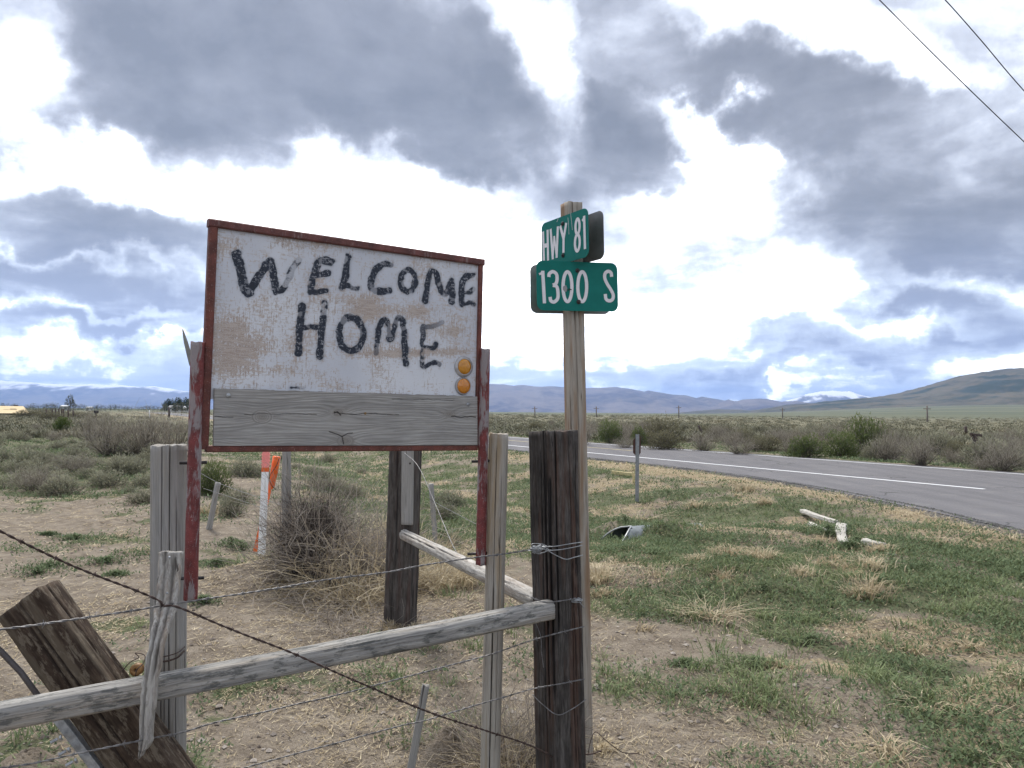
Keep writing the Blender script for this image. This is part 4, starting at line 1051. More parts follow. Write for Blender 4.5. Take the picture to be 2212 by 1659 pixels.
o = wood('timber', c0, c0 + zax * Ln, W_ * 1.0, 0.115, W_BEAM, e_, e=14, cracks=9, cdepth=.006, seed=52, step=.014, nth=90, rough=.003, jag1=.004)
o.matrix_local = local(M, e_)
# galvanised angle and bolts under it
mb = MB(); p, q_ = U(120, 1548, 2.37), U(215, 1672, 2.37); bar(mb, p, q_, .026, .008, (0, -1, .2)); bar(mb, p + Vector((.012, .012, 0)), q_ + Vector((.012, .012, 0)), .006, .03, (0, -1, .2))
mb.build('steel_angle', GALV, e_)
for (bx, by) in ((125, 1596), (143, 1622), (158, 1645)):
    mb = MB(); p = U(bx, by, 2.34); knob(mb, p + Vector((.012, .0, .004)), (-.8, -.5, -.35), .0095, .008, 6); mb.tube([p, p + Vector((-.016, -.01, -.008))], .005, 8)
    mb.build('bolt', GALV, e_)
mb = MB(); mb.tube([U(-30, 1380, 2.30), U(0, 1405, 2.33), U(45, 1452, 2.35), U(84, 1505, 2.37), U(105, 1530, 2.39)], .0085, 8); tag(mb.build('steel_rod', plain('dark_rod', (.10, .09, .09), .6, .3), None, True), 'dark bent steel rod running along the underside of the brown leaning beam', 'rod')
# splintered stick nailed across post and rail
def stick():
    e_ = empty('splintered_slat', tuple(U(308, 1629, 2.27)), 'bleached splintered slat nailed across the left grey post and the rail', 'slat')
    cen = [(370, 1192), (366, 1250), (358, 1310), (350, 1350), (338, 1400), (329, 1450), (322, 1500), (318, 1550), (316, 1600), (306, 1630)]
    wid = [25, 25, 22, 19, 16, 16, 16, 15, 14, 3]
    n = 120; nth = 26
    c_ = smooth_path(cen, n); w_ = np.interp(np.linspace(0, 1, n + 1), np.linspace(0, 1, len(wid)), wid)
    V = []; ck = []
    base = e_.location
    for i in range(n + 1):
        D = 2.375 - 0.10 * sstep(0, .5, i / n) - .02 * (i / n)
        c = U(c_[i][0] + 3 * (vn(i * .25, 1, 2) - .5), c_[i][1], D); hw = w_[i] / FPX * D * (1 + .22 * (vn(i * .3, 7, 3) - .5))
        for k in range(nth):
            t_ = 2 * PI * k / nth; r_ = (abs(math.cos(t_)) ** 5 + abs(math.sin(t_)) ** 5) ** (-1 / 5)
            x = math.cos(t_) * r_ * hw; y = math.sin(t_) * r_ * .012
            groove = float(np.exp(-((x / hw + .45 + .1 * (vn(i * .1, 3, 1) - .5)) / .12) ** 2) + np.exp(-((x / hw - .35 - .3 * (vn(i * .06, 9, 1) - .5)) / .08) ** 2)) if y < 0 else 0
            y += groove * .009 + (float(vn(x * 400, i * .12, 4)) - .5) * .006
            V.append((c.x + x * .98 - base.x, c.y + y - base.y, c.z + (float(vn(x * 700, 2, 6)) - .5) * (.03 if i > n - 6 else .004) - base.z)); ck.append(min(1, groove * .8))
    F = []
    for i in range(n):
        for k in range(nth):
            a = i * nth + k; b_ = i * nth + (k + 1) % nth; F.append((a, a + nth, b_ + nth, b_))
    V.append(tuple(np.mean(V[:nth], 0))); V.append(tuple(np.mean(V[n * nth:(n + 1) * nth], 0))); ck += [0, 0]
    F3 = [(len(V) - 2, k, (k + 1) % nth) for k in range(nth)] + [(len(V) - 1, n * nth + (k + 1) % nth, n * nth + k) for k in range(nth)]
    link('timber', mesh_np('timber', V, [np.array(F), np.array(F3)], True, {'crack': np.array(ck)}), W_SPLINT, e_)
    for (x, y) in ((366, 1204), (361, 1281)):
        mb = MB(); knob(mb, U(x, y, 2.30), (0, -1, 0), .004, .003, 8); mb.build('nail', GALV, e_)
stick()
# short broken stake, bottom centre
post2('wooden_stake', (919, 1484), (888, 1659), 3.2, .030, .026, W_GREY, 'short split grey stake leaning out of the ground below the rail', 'stake', e=5, cracks=4, seed=61, cdepth=.004, jag1=.02, rough=.002)
# posts further back
post2('fence_post', (619, 972), (617, 1236), 7.5, .085, .08, W_GREY, 'rough knotty grey post rising out of the dry tumbleweed pile', 'post', e=2.2, cracks=6, seed=71, cdepth=.012, rough=.010, jag1=.02, step=.03)
post2('fence_post', (471, 1043), (452, 1141), 10.2, .07, .07, W_GREY, 'short pale post leaning to the right, behind the left red pipe', 'post', e=2.3, cracks=3, seed=72, step=.04, nth=24)
post2('fence_post', (931, 1045), (940, 1160), 9.4, .062, .06, W_GREY, 'thin leaning grey post in the grass right of the dark post behind the sign', 'post', e=2.3, cracks=3, seed=73, step=.04, nth=24)

# ================================================================== street sign
FG = plain('sign_green', (0.0, 0.115, 0.095), 0.42, 0, 0.08, 8, spec=0.5)
m, nt, b = mat_new('sign_green_sheet'); t = NT(nt); o = t.obj()
n1 = t.noise(o, 10, 4, .6); n2 = t.noise(t.map(o, (25, 25, 3)), 1, 5, .7)
c = t.mix(t.rng(n1, .3, .7), (0.0, 0.135, 0.110), (0.002, 0.155, 0.126)); c = t.mix(t.rng(n2, .66, .74, 0, .5), c, (.06, .24, .20))
t.link(c, b.inputs['Base Color']); b.inputs['Roughness'].default_value = .6; b.inputs['Specular IOR Level'].default_value = .25; FG = m
LETW = plain('sign_white_sheet', (0.70, 0.68, 0.69), 0.5, 0, 0.05, 40)
ALU = plain('bare_aluminium', (0.25, 0.24, 0.235), 0.5, 0.7, 0.18, 9)
sp_top = U(1234, 440, 3.6); sp_q = U(1258, 1640, 3.6); sp0 = to_ground(sp_top, sp_q, .2)
street = empty('street_sign', tuple(sp0), 'wooden street sign post with green HWY 81 and 1300 S plates behind the tie post', 'street sign')
wood('post', sp0, sp_top, .078, .078, W_SIGNPOST, street, yaw=math.radians(24), e=16, cracks=3, cdepth=.003, rough=.0012, seed=81, step=.02, nth=72, jag1=.004)
def C2(cx, cy): return 1080 + cx * .19094, 403.2 + cy * .19094
class Plate:
    def __init__(s, c, ang, name='sign_plate', face=None):
        """a plate through c whose long side runs at the angle ang from +X towards +Y"""
        s.c = Vector(c); s.x = Vector((math.cos(ang), math.sin(ang), 0)); s.z = (sp_top - sp0).normalized()
        s.x = (s.x - s.z * s.x.dot(s.z)).normalized(); s.n = s.x.cross(s.z)
        if s.n.dot(CAM - s.c) < 0: s.n = -s.n
    def at(s, px, py, off=0.0):
        r = ray(px, py); k = (s.c - CAM).dot(s.n) / r.dot(s.n); return CAM + r * k + s.n * off
    def uv(s, px, py):
        d = s.at(px, py) - s.c; return d.dot(s.x), d.dot(s.z)
    def p(s, u, v, off=0.0): return s.c + s.x * u + s.z * v + s.n * off
def rr_outline(u0, v0, u1, v1, r, n=7):
    out = []
    for cx, cy, a0 in ((u1 - r, v0 + r, -90), (u1 - r, v1 - r, 0), (u0 + r, v1 - r, 90), (u0 + r, v0 + r, 180)):
        for k in range(n + 1):
            a = math.radians(a0 + 90 * k / n); out.append((cx + r * math.cos(a), cy + r * math.sin(a)))
    return out
def plate_obj(pl, box, off, mat, th=.0022, name='sign_plate'):
    o_ = rr_outline(*box, .032); mb = MB()
    fr = [pl.p(u, v, off) for u, v in o_]; bk = [pl.p(u, v, off - th) for u, v in o_]
    mb.prism(fr, bk); return mb.build(name, mat, street)
def child_of(mb, name, mat, part, smooth=False):
    V = np.array([tuple(v) for v in mb.V]) - np.array(street.location)
    return link(name, mesh_np(name, V, [np.array(f) for f in (mb.F4, mb.F3) if len(f)], smooth), mat, part)
def ribbon(mb, pl, uv, w, off):
    uv = np.array(uv, float); n = len(uv); L_ = []; R_ = []
    closed = np.hypot(*(uv[0] - uv[-1])) < 1e-6
    for i in range(n):
        a = uv[i - 1] if i > 0 else (uv[-2] if closed else uv[i]); b_ = uv[i + 1] if i < n - 1 else (uv[1] if closed else uv[i])
        d1 = uv[i] - a; d2 = b_ - uv[i]
        if np.hypot(*d1) < 1e-9: d1 = d2
        if np.hypot(*d2) < 1e-9: d2 = d1
        d1 /= np.hypot(*d1); d2 /= np.hypot(*d2)
        nn = np.array([-(d1[1] + d2[1]), d1[0] + d2[0]]); nn /= np.hypot(*nn); k = 1 / max(.5, nn @ np.array([-d1[1], d1[0]]))
        L_.append(pl.p(*(uv[i] + nn * w / 2 * k), off)); R_.append(pl.p(*(uv[i] - nn * w / 2 * k), off))
    V = []
    for a, b_ in zip(L_, R_): V += [a, b_]
    mb.add(V, [(2 * i, 2 * i + 1, 2 * i + 3, 2 * i + 2) for i in range(n - 1)])
def letters(pl, part, strokes, w, off0, groups=()):
    for g in groups:
        mb = MB()
        for i in g:
            st_ = strokes[i]; kind, pts = st_[0], st_[1]
            if kind == 'c': pts = smooth_path(pts, 8 * len(pts))
            ribbon(mb, pl, [pl.uv(*C2(*p)) for p in pts], st_[2] if len(st_) > 2 else w, off0 + .0008 + i * .00006)
        child_of(mb, 'letter', LETW, part)
# 1300 S
A16 = math.radians(15)
pS = Plate(U(*C2(872, 1130), 3.535), A16)
u0, v0 = pS.uv(*C2(420, 1398)); u1, v1 = pS.uv(*C2(1326, 866))
bxS = (u0, v0, u1, v1)
plS = plate_obj(pS, bxS, 0, FG); plS['label'] = 'green plate lettered 1300 S'
letters(pS, plS, [('l', [(443, 992), (468, 980), (484, 958)], .010), ('l', [(483, 952), (503, 1320)]),
  ('c', [(553, 1022), (558, 985), (598, 962), (638, 990), (645, 1050), (630, 1100), (598, 1115)]), ('c', [(598, 1115), (640, 1130), (655, 1190), (652, 1265), (612, 1304), (575, 1290), (566, 1248)]),
  ('l', ell(763, 1132, 50, 168, 0, 360, 40)), ('l', ell(930, 1132, 50, 168, 0, 360, 40)),
  ('c', [(1262, 1020), (1255, 975), (1222, 958), (1188, 985), (1186, 1040), (1215, 1105), (1250, 1160), (1280, 1225), (1272, 1275), (1236, 1292), (1200, 1272), (1190, 1215)])], .0158, 0, ((0, 1), (2, 3), (4,), (5,), (6,)))
for q_ in ((875, 950), (888, 1305)):
    mb = MB(); p = pS.at(*C2(*q_), .0022); knob(mb, p, pS.n, .0105, .004, 16); knob(mb, p + pS.n * .003, pS.n, .0055, .006, 6); child_of(mb, 'bolt', DARKSTEEL, plS)
mb = MB(); pts = [(712, 1130), (745, 1115), (760, 1150), (752, 1185), (735, 1195), (712, 1165)]
fr = [pS.at(*C2(*q_), .0020) for q_ in pts][::-1]; mb.prism(fr, [p - pS.n * .0012 for p in fr]); child_of(mb, 'peeled_patch', ALU, plS)
mb = MB(); mb.tube([pS.at(*C2(765, 1172), .003), pS.at(*C2(785, 1160), .006), pS.at(*C2(806, 1168), .003)], .0022, 6); child_of(mb, 'torn_lip', DARKSTEEL, plS)
bk = plate_obj(pS, bxS, -.100, ALU); bk['label'] = 'rear plate seen from its bare metal back'
# HWY 81
A33 = math.radians(90 + 33)
pH = Plate(U(*C2(735, 560), 3.56), A33 + PI)
u0, v0 = pH.uv(*C2(470, 640)); u1, v1 = pH.uv(*C2(1000, 515))
ub, vt = pH.uv(*C2(960, 242)); _, vb = pH.uv(*C2(960, 800))
bxH = (min(u0, u1), vb, max(u0, u1), vt)
plH = plate_obj(pH, bxH, 0, FG); plH['label'] = 'green plate lettered HWY 81'
letters(pH, plH, [('l', [(489, 508), (500, 850)]), ('l', [(540, 488), (546, 836)]), ('l', [(494, 672), (543, 660)], .020),
  ('l', [(575, 478), (600, 820)]), ('l', [(598, 822), (617, 560)], .013), ('l', [(615, 560), (645, 803)], .013), ('l', [(643, 805), (657, 450)]),
  ('l', [(683, 445), (722, 590)]), ('l', [(752, 410), (722, 590)]), ('l', [(722, 580), (721, 748)]),
  ('l', [(x, y - (x - 880) * .3) for x, y in ell(880, 452, 23, 84, 0, 360, 30)]), ('l', [(x, y - (x - 878) * .3) for x, y in ell(878, 634, 27, 92, 0, 360, 30)]),
  ('l', [(933, 388), (945, 368), (956, 338)], .012), ('l', [(955, 330), (965, 706)])], .0165, 0, ((0, 1, 2), (3, 4, 5, 6), (7, 8, 9), (10, 11), (12, 13)))
for q_ in ((712, 420), (718, 778)):
    mb = MB(); p = pH.at(*C2(*q_), .0022); knob(mb, p, pH.n, .0105, .004, 16); knob(mb, p + pH.n * .003, pH.n, .0055, .006, 6); child_of(mb, 'bolt', DARKSTEEL, plH)
for pts in ([(770, 350), (778, 440), (782, 540)], [(800, 300), (812, 400), (820, 492)], [(660, 360), (645, 400)]):
    mb = MB(); ribbon(mb, pH, [pH.uv(*C2(*q_)) for q_ in pts], .002, .0007); child_of(mb, 'scratch', LETW, plH)
bk = plate_obj(pH, bxH, -.088, ALU); bk['label'] = 'rear plate seen from its bare metal back'
# ================================================================== wires
def wire_path(pts, n=90):
    return [Vector(p) for p in smooth_path([U(*p) for p in pts], n)]
def twist_wire(name, pts, r, mat, label, strand=0.6, pitch=0.055, barbs=0, n=None, cat='wire', group=None, bmat=None, parent=None):
    """two strands twisted round each other, with barbs"""
    base = smooth_path([U(*p) for p in pts], 160)
    ln = np.r_[0, np.cumsum(np.linalg.norm(np.diff(base, axis=0), axis=1))]
    n = n or int(min(420, ln[-1] / pitch * 9)); s_ = np.linspace(0, ln[-1], n)
    P_ = np.stack([np.interp(s_, ln, base[:, k]) for k in range(3)], -1)
    P_[:, 2] += (fbm(s_ * 3, s_ * 0 + len(name), 3, 2) - .5) * 0.008
    T = np.gradient(P_, axis=0); T /= np.linalg.norm(T, axis=1)[:, None]
    X = np.cross(T, [0, 0, 1.0]); X /= np.linalg.norm(X, axis=1)[:, None] + 1e-9; Y = np.cross(T, X)
    mb = MB(); e_ = Vector(P_[0])
    for ph in (0, PI):
        a = s_ / pitch * 2 * PI + ph
        Q = P_ + (X * np.cos(a)[:, None] + Y * np.sin(a)[:, None]) * r * strand * 1.15
        mb.tube([tuple(q) for q in Q], r * .72, 5)
    root = empty(name, tuple(e_), label, cat, group)
    mb.build('strand', mat, root, True)
    r_ = np.random.default_rng(len(label))
    if barbs:
        for i in range(barbs):
            k = int((i + .35 + r_.random() * .3) / barbs * (n - 2)); c = Vector(P_[k]); x = Vector(X[k]); y = Vector(Y[k]); t_ = Vector(T[k])
            mb = MB(); a0 = r_.random() * PI
            mb.tube([c + t_ * (j - 6) * .0009 + (x * math.cos(j * 1.1) + y * math.sin(j * 1.1)) * r * 1.6 for j in range(13)], r * .5, 4)
            for a in (a0, a0 + PI, a0 + 1.3, a0 + 1.3 + PI):
                d = x * math.cos(a) + y * math.sin(a); mb.tube([c + d * r, c + d * .011 + t_ * r_.uniform(-.005, .005)], [r * .5, r * .2], 4)
            mb.build('barb', bmat or mat, root)
    return root
WF = 'barbed fence wires strung across the posts'
twist_wire('barbed_wire', [(-80, 1110, 1.95), (0, 1147, 2.0), (150, 1218, 2.12), (330, 1290, 2.24), (352, 1308, 2.262), (385, 1312, 2.28), (500, 1360, 2.34), (640, 1415, 2.41), (780, 1476, 2.52), (920, 1536, 2.72), (1047, 1577, 2.9), (1150, 1612, 2.98), (1250, 1668, 3.05)], 0.0027, RUSTWIRE, 'thick rusty barbed wire sloping down from the left edge to the tie post', barbs=22, group=WF)
twist_wire('barbed_wire', [(-60, 1366, 1.95), (0, 1360, 2.0), (160, 1337, 2.1), (330, 1311, 2.262), (395, 1301, 2.35), (500, 1286, 2.45), (611, 1269, 2.55), (728, 1249, 2.66), (835, 1236, 2.74), (921, 1220, 2.82), (1029, 1204, 2.92), (1090, 1196, 2.97), (1139, 1188, 2.98), (1165, 1184, 2.975)], .0024, WIREM, 'grey barbed wire rising gently from the left edge to the big wire knot', barbs=16, group=WF)
twist_wire('barbed_wire', [(-60, 1668, 2.05), (60, 1650, 2.1), (153, 1630, 2.14), (297, 1600, 2.235), (394, 1582, 2.42), (468, 1560, 2.5), (576, 1537, 2.58), (720, 1503, 2.7), (864, 1466, 2.82), (1037, 1420, 2.96), (1087, 1404, 3.0), (1147, 1383, 2.99), (1200, 1368, 2.965), (1262, 1353, 3.04)], .0022, WIREM, 'thin grey barbed wire passing just below the rail and over the lower slat tip', barbs=14, group=WF)
twist_wire('barbed_wire', [(500, 1668, 2.55), (575, 1645, 2.6), (720, 1606, 2.7), (864, 1568, 2.83), (916, 1557, 2.87), (1034, 1522, 2.97), (1081, 1509, 3.0), (1149, 1488, 2.985), (1205, 1478, 2.965), (1263, 1467, 3.04)], .0021, WIREM, 'lowest grey barbed wire, running from the bottom edge past the stake to the tie post', barbs=10, group=WF)
twist_wire('barbed_wire', [(1120, 1280, 3.12), (1145, 1288, 2.99), (1165, 1297, 2.975), (1190, 1300, 2.965), (1220, 1296, 2.975), (1242, 1293, 3.01), (1256, 1294, 3.04)], .0021, WIREM, 'short wire across the tie post just above the end of the rail', barbs=1, group=WF)
def single(name, pts, r, mat, label, n=40, cat='wire', group='loose wires on the tie post'):
    mb = MB(); P_ = wire_path(pts, n); base = P_[0]
    mb.tube(P_, r, 5); V = np.array([tuple(v) for v in mb.V]) - np.array(base)
    o = link(name, mesh_np(name, V, [np.array(mb.F4), np.array(mb.F3)], True), mat); o.location = base
    return tag(o, label, cat, group)
def knot(name, cx, cy, D, rad, nloops, mat, label, seed=1):
    r_ = np.random.default_rng(seed); c = U(cx, cy, D); mb = MB()
    for i in range(nloops):
        a = r_.normal(size=3); a /= np.linalg.norm(a); b_ = np.cross(a, [0.3, .5, .8]); b_ /= np.linalg.norm(b_); q = np.cross(a, b_)
        rr = rad * r_.uniform(.35, .9); off = r_.normal(size=3) * rad * np.array([.5, .15, .22])
        n = 22; tt = np.linspace(0, 2 * PI * r_.uniform(.6, 1.3), n)
        pts = [tuple(np.array([0, 0, 0]) + off + (b_ * math.cos(t_) * np.array([1.5, .5, .55]) + q * math.sin(t_) * np.array([1.5, .5, .55])) * rr * (1 + .15 * math.sin(3 * t_ + i))) for t_ in tt]
        mb.tube([Vector(p) for p in pts], .0014, 5)
    V = np.array([tuple(v) for v in mb.V]); o = link(name, mesh_np(name, V, [np.array(mb.F4), np.array(mb.F3)], True), mat); o.location = c
    return tag(o, label, 'wire')
knot('wire_knot', 1162, 1186, 2.962, .026, 22, GALV, 'big tangled knot of shiny wire on the left face of the tie post', 4)
knot('wire_knot', 1247, 1295, 3.015, .014, 14, GALV, 'small tight knot of wire on the right edge of the tie post', 5)
single('wrapped_wire', [(1178, 1181, 2.97), (1200, 1180, 2.965), (1230, 1175, 2.99), (1258, 1171, 3.05)], .0019, GALV, 'uppermost of the three wires from the big knot round the tie post')
single('wrapped_wire', [(1178, 1189, 2.97), (1204, 1188, 2.965), (1230, 1184, 2.99), (1258, 1178, 3.05)], .0019, GALV, 'middle wire of the three from the big knot round the tie post')
single('wrapped_wire', [(1180, 1187, 2.97), (1200, 1199, 2.963), (1222, 1208, 2.975), (1240, 1204, 3.0), (1259, 1199, 3.05)], .0019, GALV, 'sagging lowest wire of the three from the big knot round the tie post')
single('loose_wire', [(1250, 1297, 3.02), (1255, 1304, 3.01), (1262, 1312, 3.02)], .0017, GALV, 'short cut wire end pointing down from the small knot')
single('loose_wire', [(1150, 1500, 2.99), (1170, 1520, 2.975), (1204, 1544, 2.965), (1235, 1532, 3.0), (1266, 1511, 3.06)], .0020, WIREM, 'slack wire sagging across the lower tie post')
single('loose_wire', [(1157, 1345, 2.985), (1168, 1376, 2.975), (1170, 1410, 2.975), (1174, 1442, 2.97)], .0015, WIREM, 'wire end hanging straight down the tie post below the rail')
single('loose_wire', [(1270, 1632, 3.3), (1276, 1600, 3.3), (1287, 1581, 3.32), (1310, 1600, 3.3), (1345, 1625, 3.28), (1380, 1628, 3.3)], .0018, RUSTWIRE, 'thin rusty wire arching over the dirt right of the sign post foot')
single('loose_wire', [(1262, 1630, 3.25), (1280, 1628, 3.25), (1300, 1622, 3.25)], .003, RUSTWIRE, 'short rusty wire twist lying beside the sign post foot')
single('loose_wire', [(1128, 1252, 3.4), (1140, 1265, 3.3), (1132, 1215, 3.35), (1120, 1240, 3.4)], .0014, WIREM, 'thin wire loop between the slim post and the tie post') if False else None
single('loose_wire', [(873, 978, 5.4), (905, 1010, 5.2), (945, 1100, 4.8), (990, 1200, 4.3), (1040, 1240, 3.8)], .0022, WIREM, 'thin slack wire hanging behind the sign by the dark post')
single('wrapped_wire', [(346, 1430, 2.50), (365, 1427, 2.535), (385, 1419, 2.55), (399, 1405, 2.60)], .0030, RUSTWIRE, 'thicker wire wrapped round the left grey post above the rail', group=None)
single('wrapped_wire', [(346, 1420, 2.50), (365, 1416, 2.535), (385, 1409, 2.55), (399, 1397, 2.60)], .0018, RUSTWIRE, 'thinner wire wrapped round the left grey post above the rail', group=None)
for pts, lab in (([(600, 1085, 7.4), (640, 1118, 7.3), (730, 1180, 7.2), (835, 1212, 6.8)], 'far fence wire running behind the sign from the knotty post'), ([(440, 1055, 10.1), (560, 1095, 9), (615, 1120, 7.6)], 'far fence wire left of the knotty post'),
                  ([(905, 1058, 8.5), (940, 1085, 9.3), (1030, 1133, 8.2)], 'far fence wire caught on the thin leaning post'), ([(400, 1000, 12), (470, 1042, 10.2), (610, 1092, 7.6)], 'upper far fence wire by the short pale post')):
    single('fence_wire', pts, .0030, WIREM, lab, group='wires of the old fence behind the sign')
# insulators on the left
m_spool = plain('brown_porcelain', (0.24, 0.13, 0.05), 0.5, 0, 0.35, 40, spec=.3)
def spool(name, cx, cy, D, r, hgt, ax, mat, label):
    c = U(cx, cy, D); ax = Vector(ax).normalized(); e_ = empty(name, tuple(c), label, 'insulator')
    x = ax.orthogonal().normalized(); y = ax.cross(x); n = 24; V = []; F = []
    prof = [(.28, -1.0), (.75, -1.02), (1, -.85), (1, -.5), (.62, -.2), (.62, .2), (1, .5), (1, .85), (.75, 1.02), (.28, 1.0), (.26, .3), (.26, -.3)]
    for rr, hh in prof:
        for k in range(n): t_ = 2 * PI * k / n; V.append(x * (rr * r * math.cos(t_)) + y * (rr * r * math.sin(t_)) + ax * (hh * hgt))
    m_ = len(prof)
    for j in range(m_):
        for k in range(n): a = j * n + k; b_ = j * n + (k + 1) % n; c2 = ((j + 1) % m_) * n; F.append((a, b_, c2 + (k + 1) % n, c2 + k))
    link('spool', mesh_np('spool', [tuple(v) for v in V], np.array(F), True), mat, e_)
    return e_
e_ = spool('insulator', 296, 1446, 2.46, .0185, .015, (.15, -1, .12), m_spool, 'brown glazed spool insulator hanging by wire beside the slat')
mb = MB(); mb.tube(wire_path([(291, 1470, 2.44), (296, 1447, 2.42), (310, 1432, 2.44), (312, 1415, 2.46), (292, 1411, 2.47), (300, 1420, 2.47), (282, 1430, 2.47), (262, 1450, 2.47), (245, 1460, 2.47)], 50), .0016, 5); mb.build('hanger_wire', RUSTWIRE, e_, True)
e_ = spool('insulator', 238, 1465, 2.48, .0165, .016, (.5, .3, .9), WHITE_POLY, 'white glazed spool insulator between the leaning beam and the rail')
# overhead lines
def sky_line(pts, label):
    mb = MB(); P_ = wire_path(pts, 60); base = P_[0]; mb.tube(P_, .012, 5)
    V = np.array([tuple(v) for v in mb.V]) - np.array(base); o = link('power_line', mesh_np('power_line', V, [np.array(mb.F4), np.array(mb.F3)], True), DARKSTEEL); o.location = base
    tag(o, label, 'power line', 'overhead power lines')
sky_line([(1840, -60, 17), (1900, 0, 17.3), (2050, 150, 18), (2212, 306, 19), (2420, 500, 20.5)], 'left one of the two overhead wires crossing the top right corner')
sky_line([(1990, -50, 17), (2042, 0, 17.3), (2120, 88, 18), (2212, 196, 19), (2400, 400, 20.5)], 'right one of the two overhead wires, nearest the top right corner')

# ================================================================== markers beside the old fence
MW = plain('marker_white', (0.80, 0.80, 0.80), .45, 0, .04, 30); MO = plain('marker_orange', (0.70, 0.125, 0.02), .5, 0, .08, 20); MP_ = plain('faded_pink_tape', (0.85, 0.27, 0.24), .5, 0, .1, 40)
e_ = empty('marker_post', tuple(G(564, 1206)), 'flat white utility marker post with an orange band and faded pink tape', 'marker post')
def quadslab(parent, name, pts, D, th, mat, D2=None):
    mb = MB(); fr = [U(x, y, D if D2 is None else D + (D2 - D) * (y - pts[0][1]) / (pts[-1][1] - pts[0][1] + 1e-6)) for x, y in pts]
    mb.prism(fr, [p + Vector((0, th, 0)) for p in fr]); return mb.build(name, mat, parent)
DM = G(564, 1206).y
quadslab(e_, 'post', [(556, 1212), (572.5, 1212), (580, 1019), (565, 1019)], DM, .012, MW)
quadslab(e_, 'orange_band', [(564.5, 1019.3), (580.5, 1019.3), (581, 1010), (565, 1010)], DM - .001, .014, MO)
tp_ = [(565.3, 1010), (581.2, 1010)]
for i in range(9): y = 1007 - i * 3.6; tp_ += [(580.5 + (2.5 if i % 2 else 0) + i * .1, y), ]
tp_ += [(584, 962), (568.5, 962)]
for i in range(9)[::-1]: y = 1007 - i * 3.6; tp_ += [(566 - (2.2 if i % 2 else 0) + i * .1, y)]
quadslab(e_, 'pink_tape', tp_, DM - .003, .016, MP_)
mb = MB(); knob(mb, U(560.8, 1199, DM - .001), (0, -1, 0), .010, .001, 10); mb.build('bolt_hole', DARKSTEEL, e_)
e_ = empty('marker_post', tuple(G(553, 1188)), 'orange tube marker leaning behind the white marker post', 'marker post')
mb = MB(); pth = [U(598, 986, DM + .08), U(592, 1020, DM + .08), U(586, 1052, DM + .08), U(583.5, 1058, DM + .08)]
mb.tube(pth, [.043, .040, .034, .012], 18); mb.build('tube', MO, e_, True)
mb = MB(); fr = [U(546, 1192, DM + .1), U(555, 1192, DM + .1), U(587, 1054, DM + .1), U(579, 1054, DM + .1)]; mb.prism(fr, [p + Vector((0, .01, 0)) for p in fr]); mb.build('blade', MO, e_)
mb = MB(); mb.tube(wire_path([(603, 990, DM), (596, 1008, DM), (583, 1028, DM), (585, 1046, DM), (596, 1058, DM)], 20), .004, 5); mb.build('strap', DARKSTEEL, e_, True)

# roadside delineator
gp = G(1376, 1084); DD = gp.y
e_ = empty('delineator_post', tuple(gp), 'galvanised roadside delineator post with a brown reflector panel by the culvert', 'delineator')
mb = MB(); wv_ = 4.0 / FPX * DD
pf = [(-1, 0), (-.9, .5), (-.35, .5), (-.3, 1.1), (.3, 1.1), (.35, .5), (.9, .5), (1, 0), (.8, -.1), (.5, .3), (.15, .75), (-.15, .75), (-.5, .3), (-.8, -.1)]
top = U(1377, 938, DD); bot = gp - Vector((0, 0, .1))
fr = [top + Vector((x * wv_, -y * wv_ * .5, 0)) for x, y in pf]; bk = [bot + Vector((x * wv_, -y * wv_ * .5, 0)) for x, y in pf]
mb.prism(fr, bk); mb.build('post', plain('weathered_galv', (0.27, 0.28, 0.29), .55, .5, .15, 20), e_)
o_ = [(1371, 948), (1374, 938.5), (1380, 938), (1384, 945), (1384, 978), (1378.5, 986.5), (1375, 986), (1367.5, 978), (1367.5, 950)]
quadslab(e_, 'reflector_panel', [(x, y) for x, y in o_][::-1], DD + .03, .006, plain('panel_back_brown', (0.085, 0.042, 0.034), .6, .1, .2, 20))

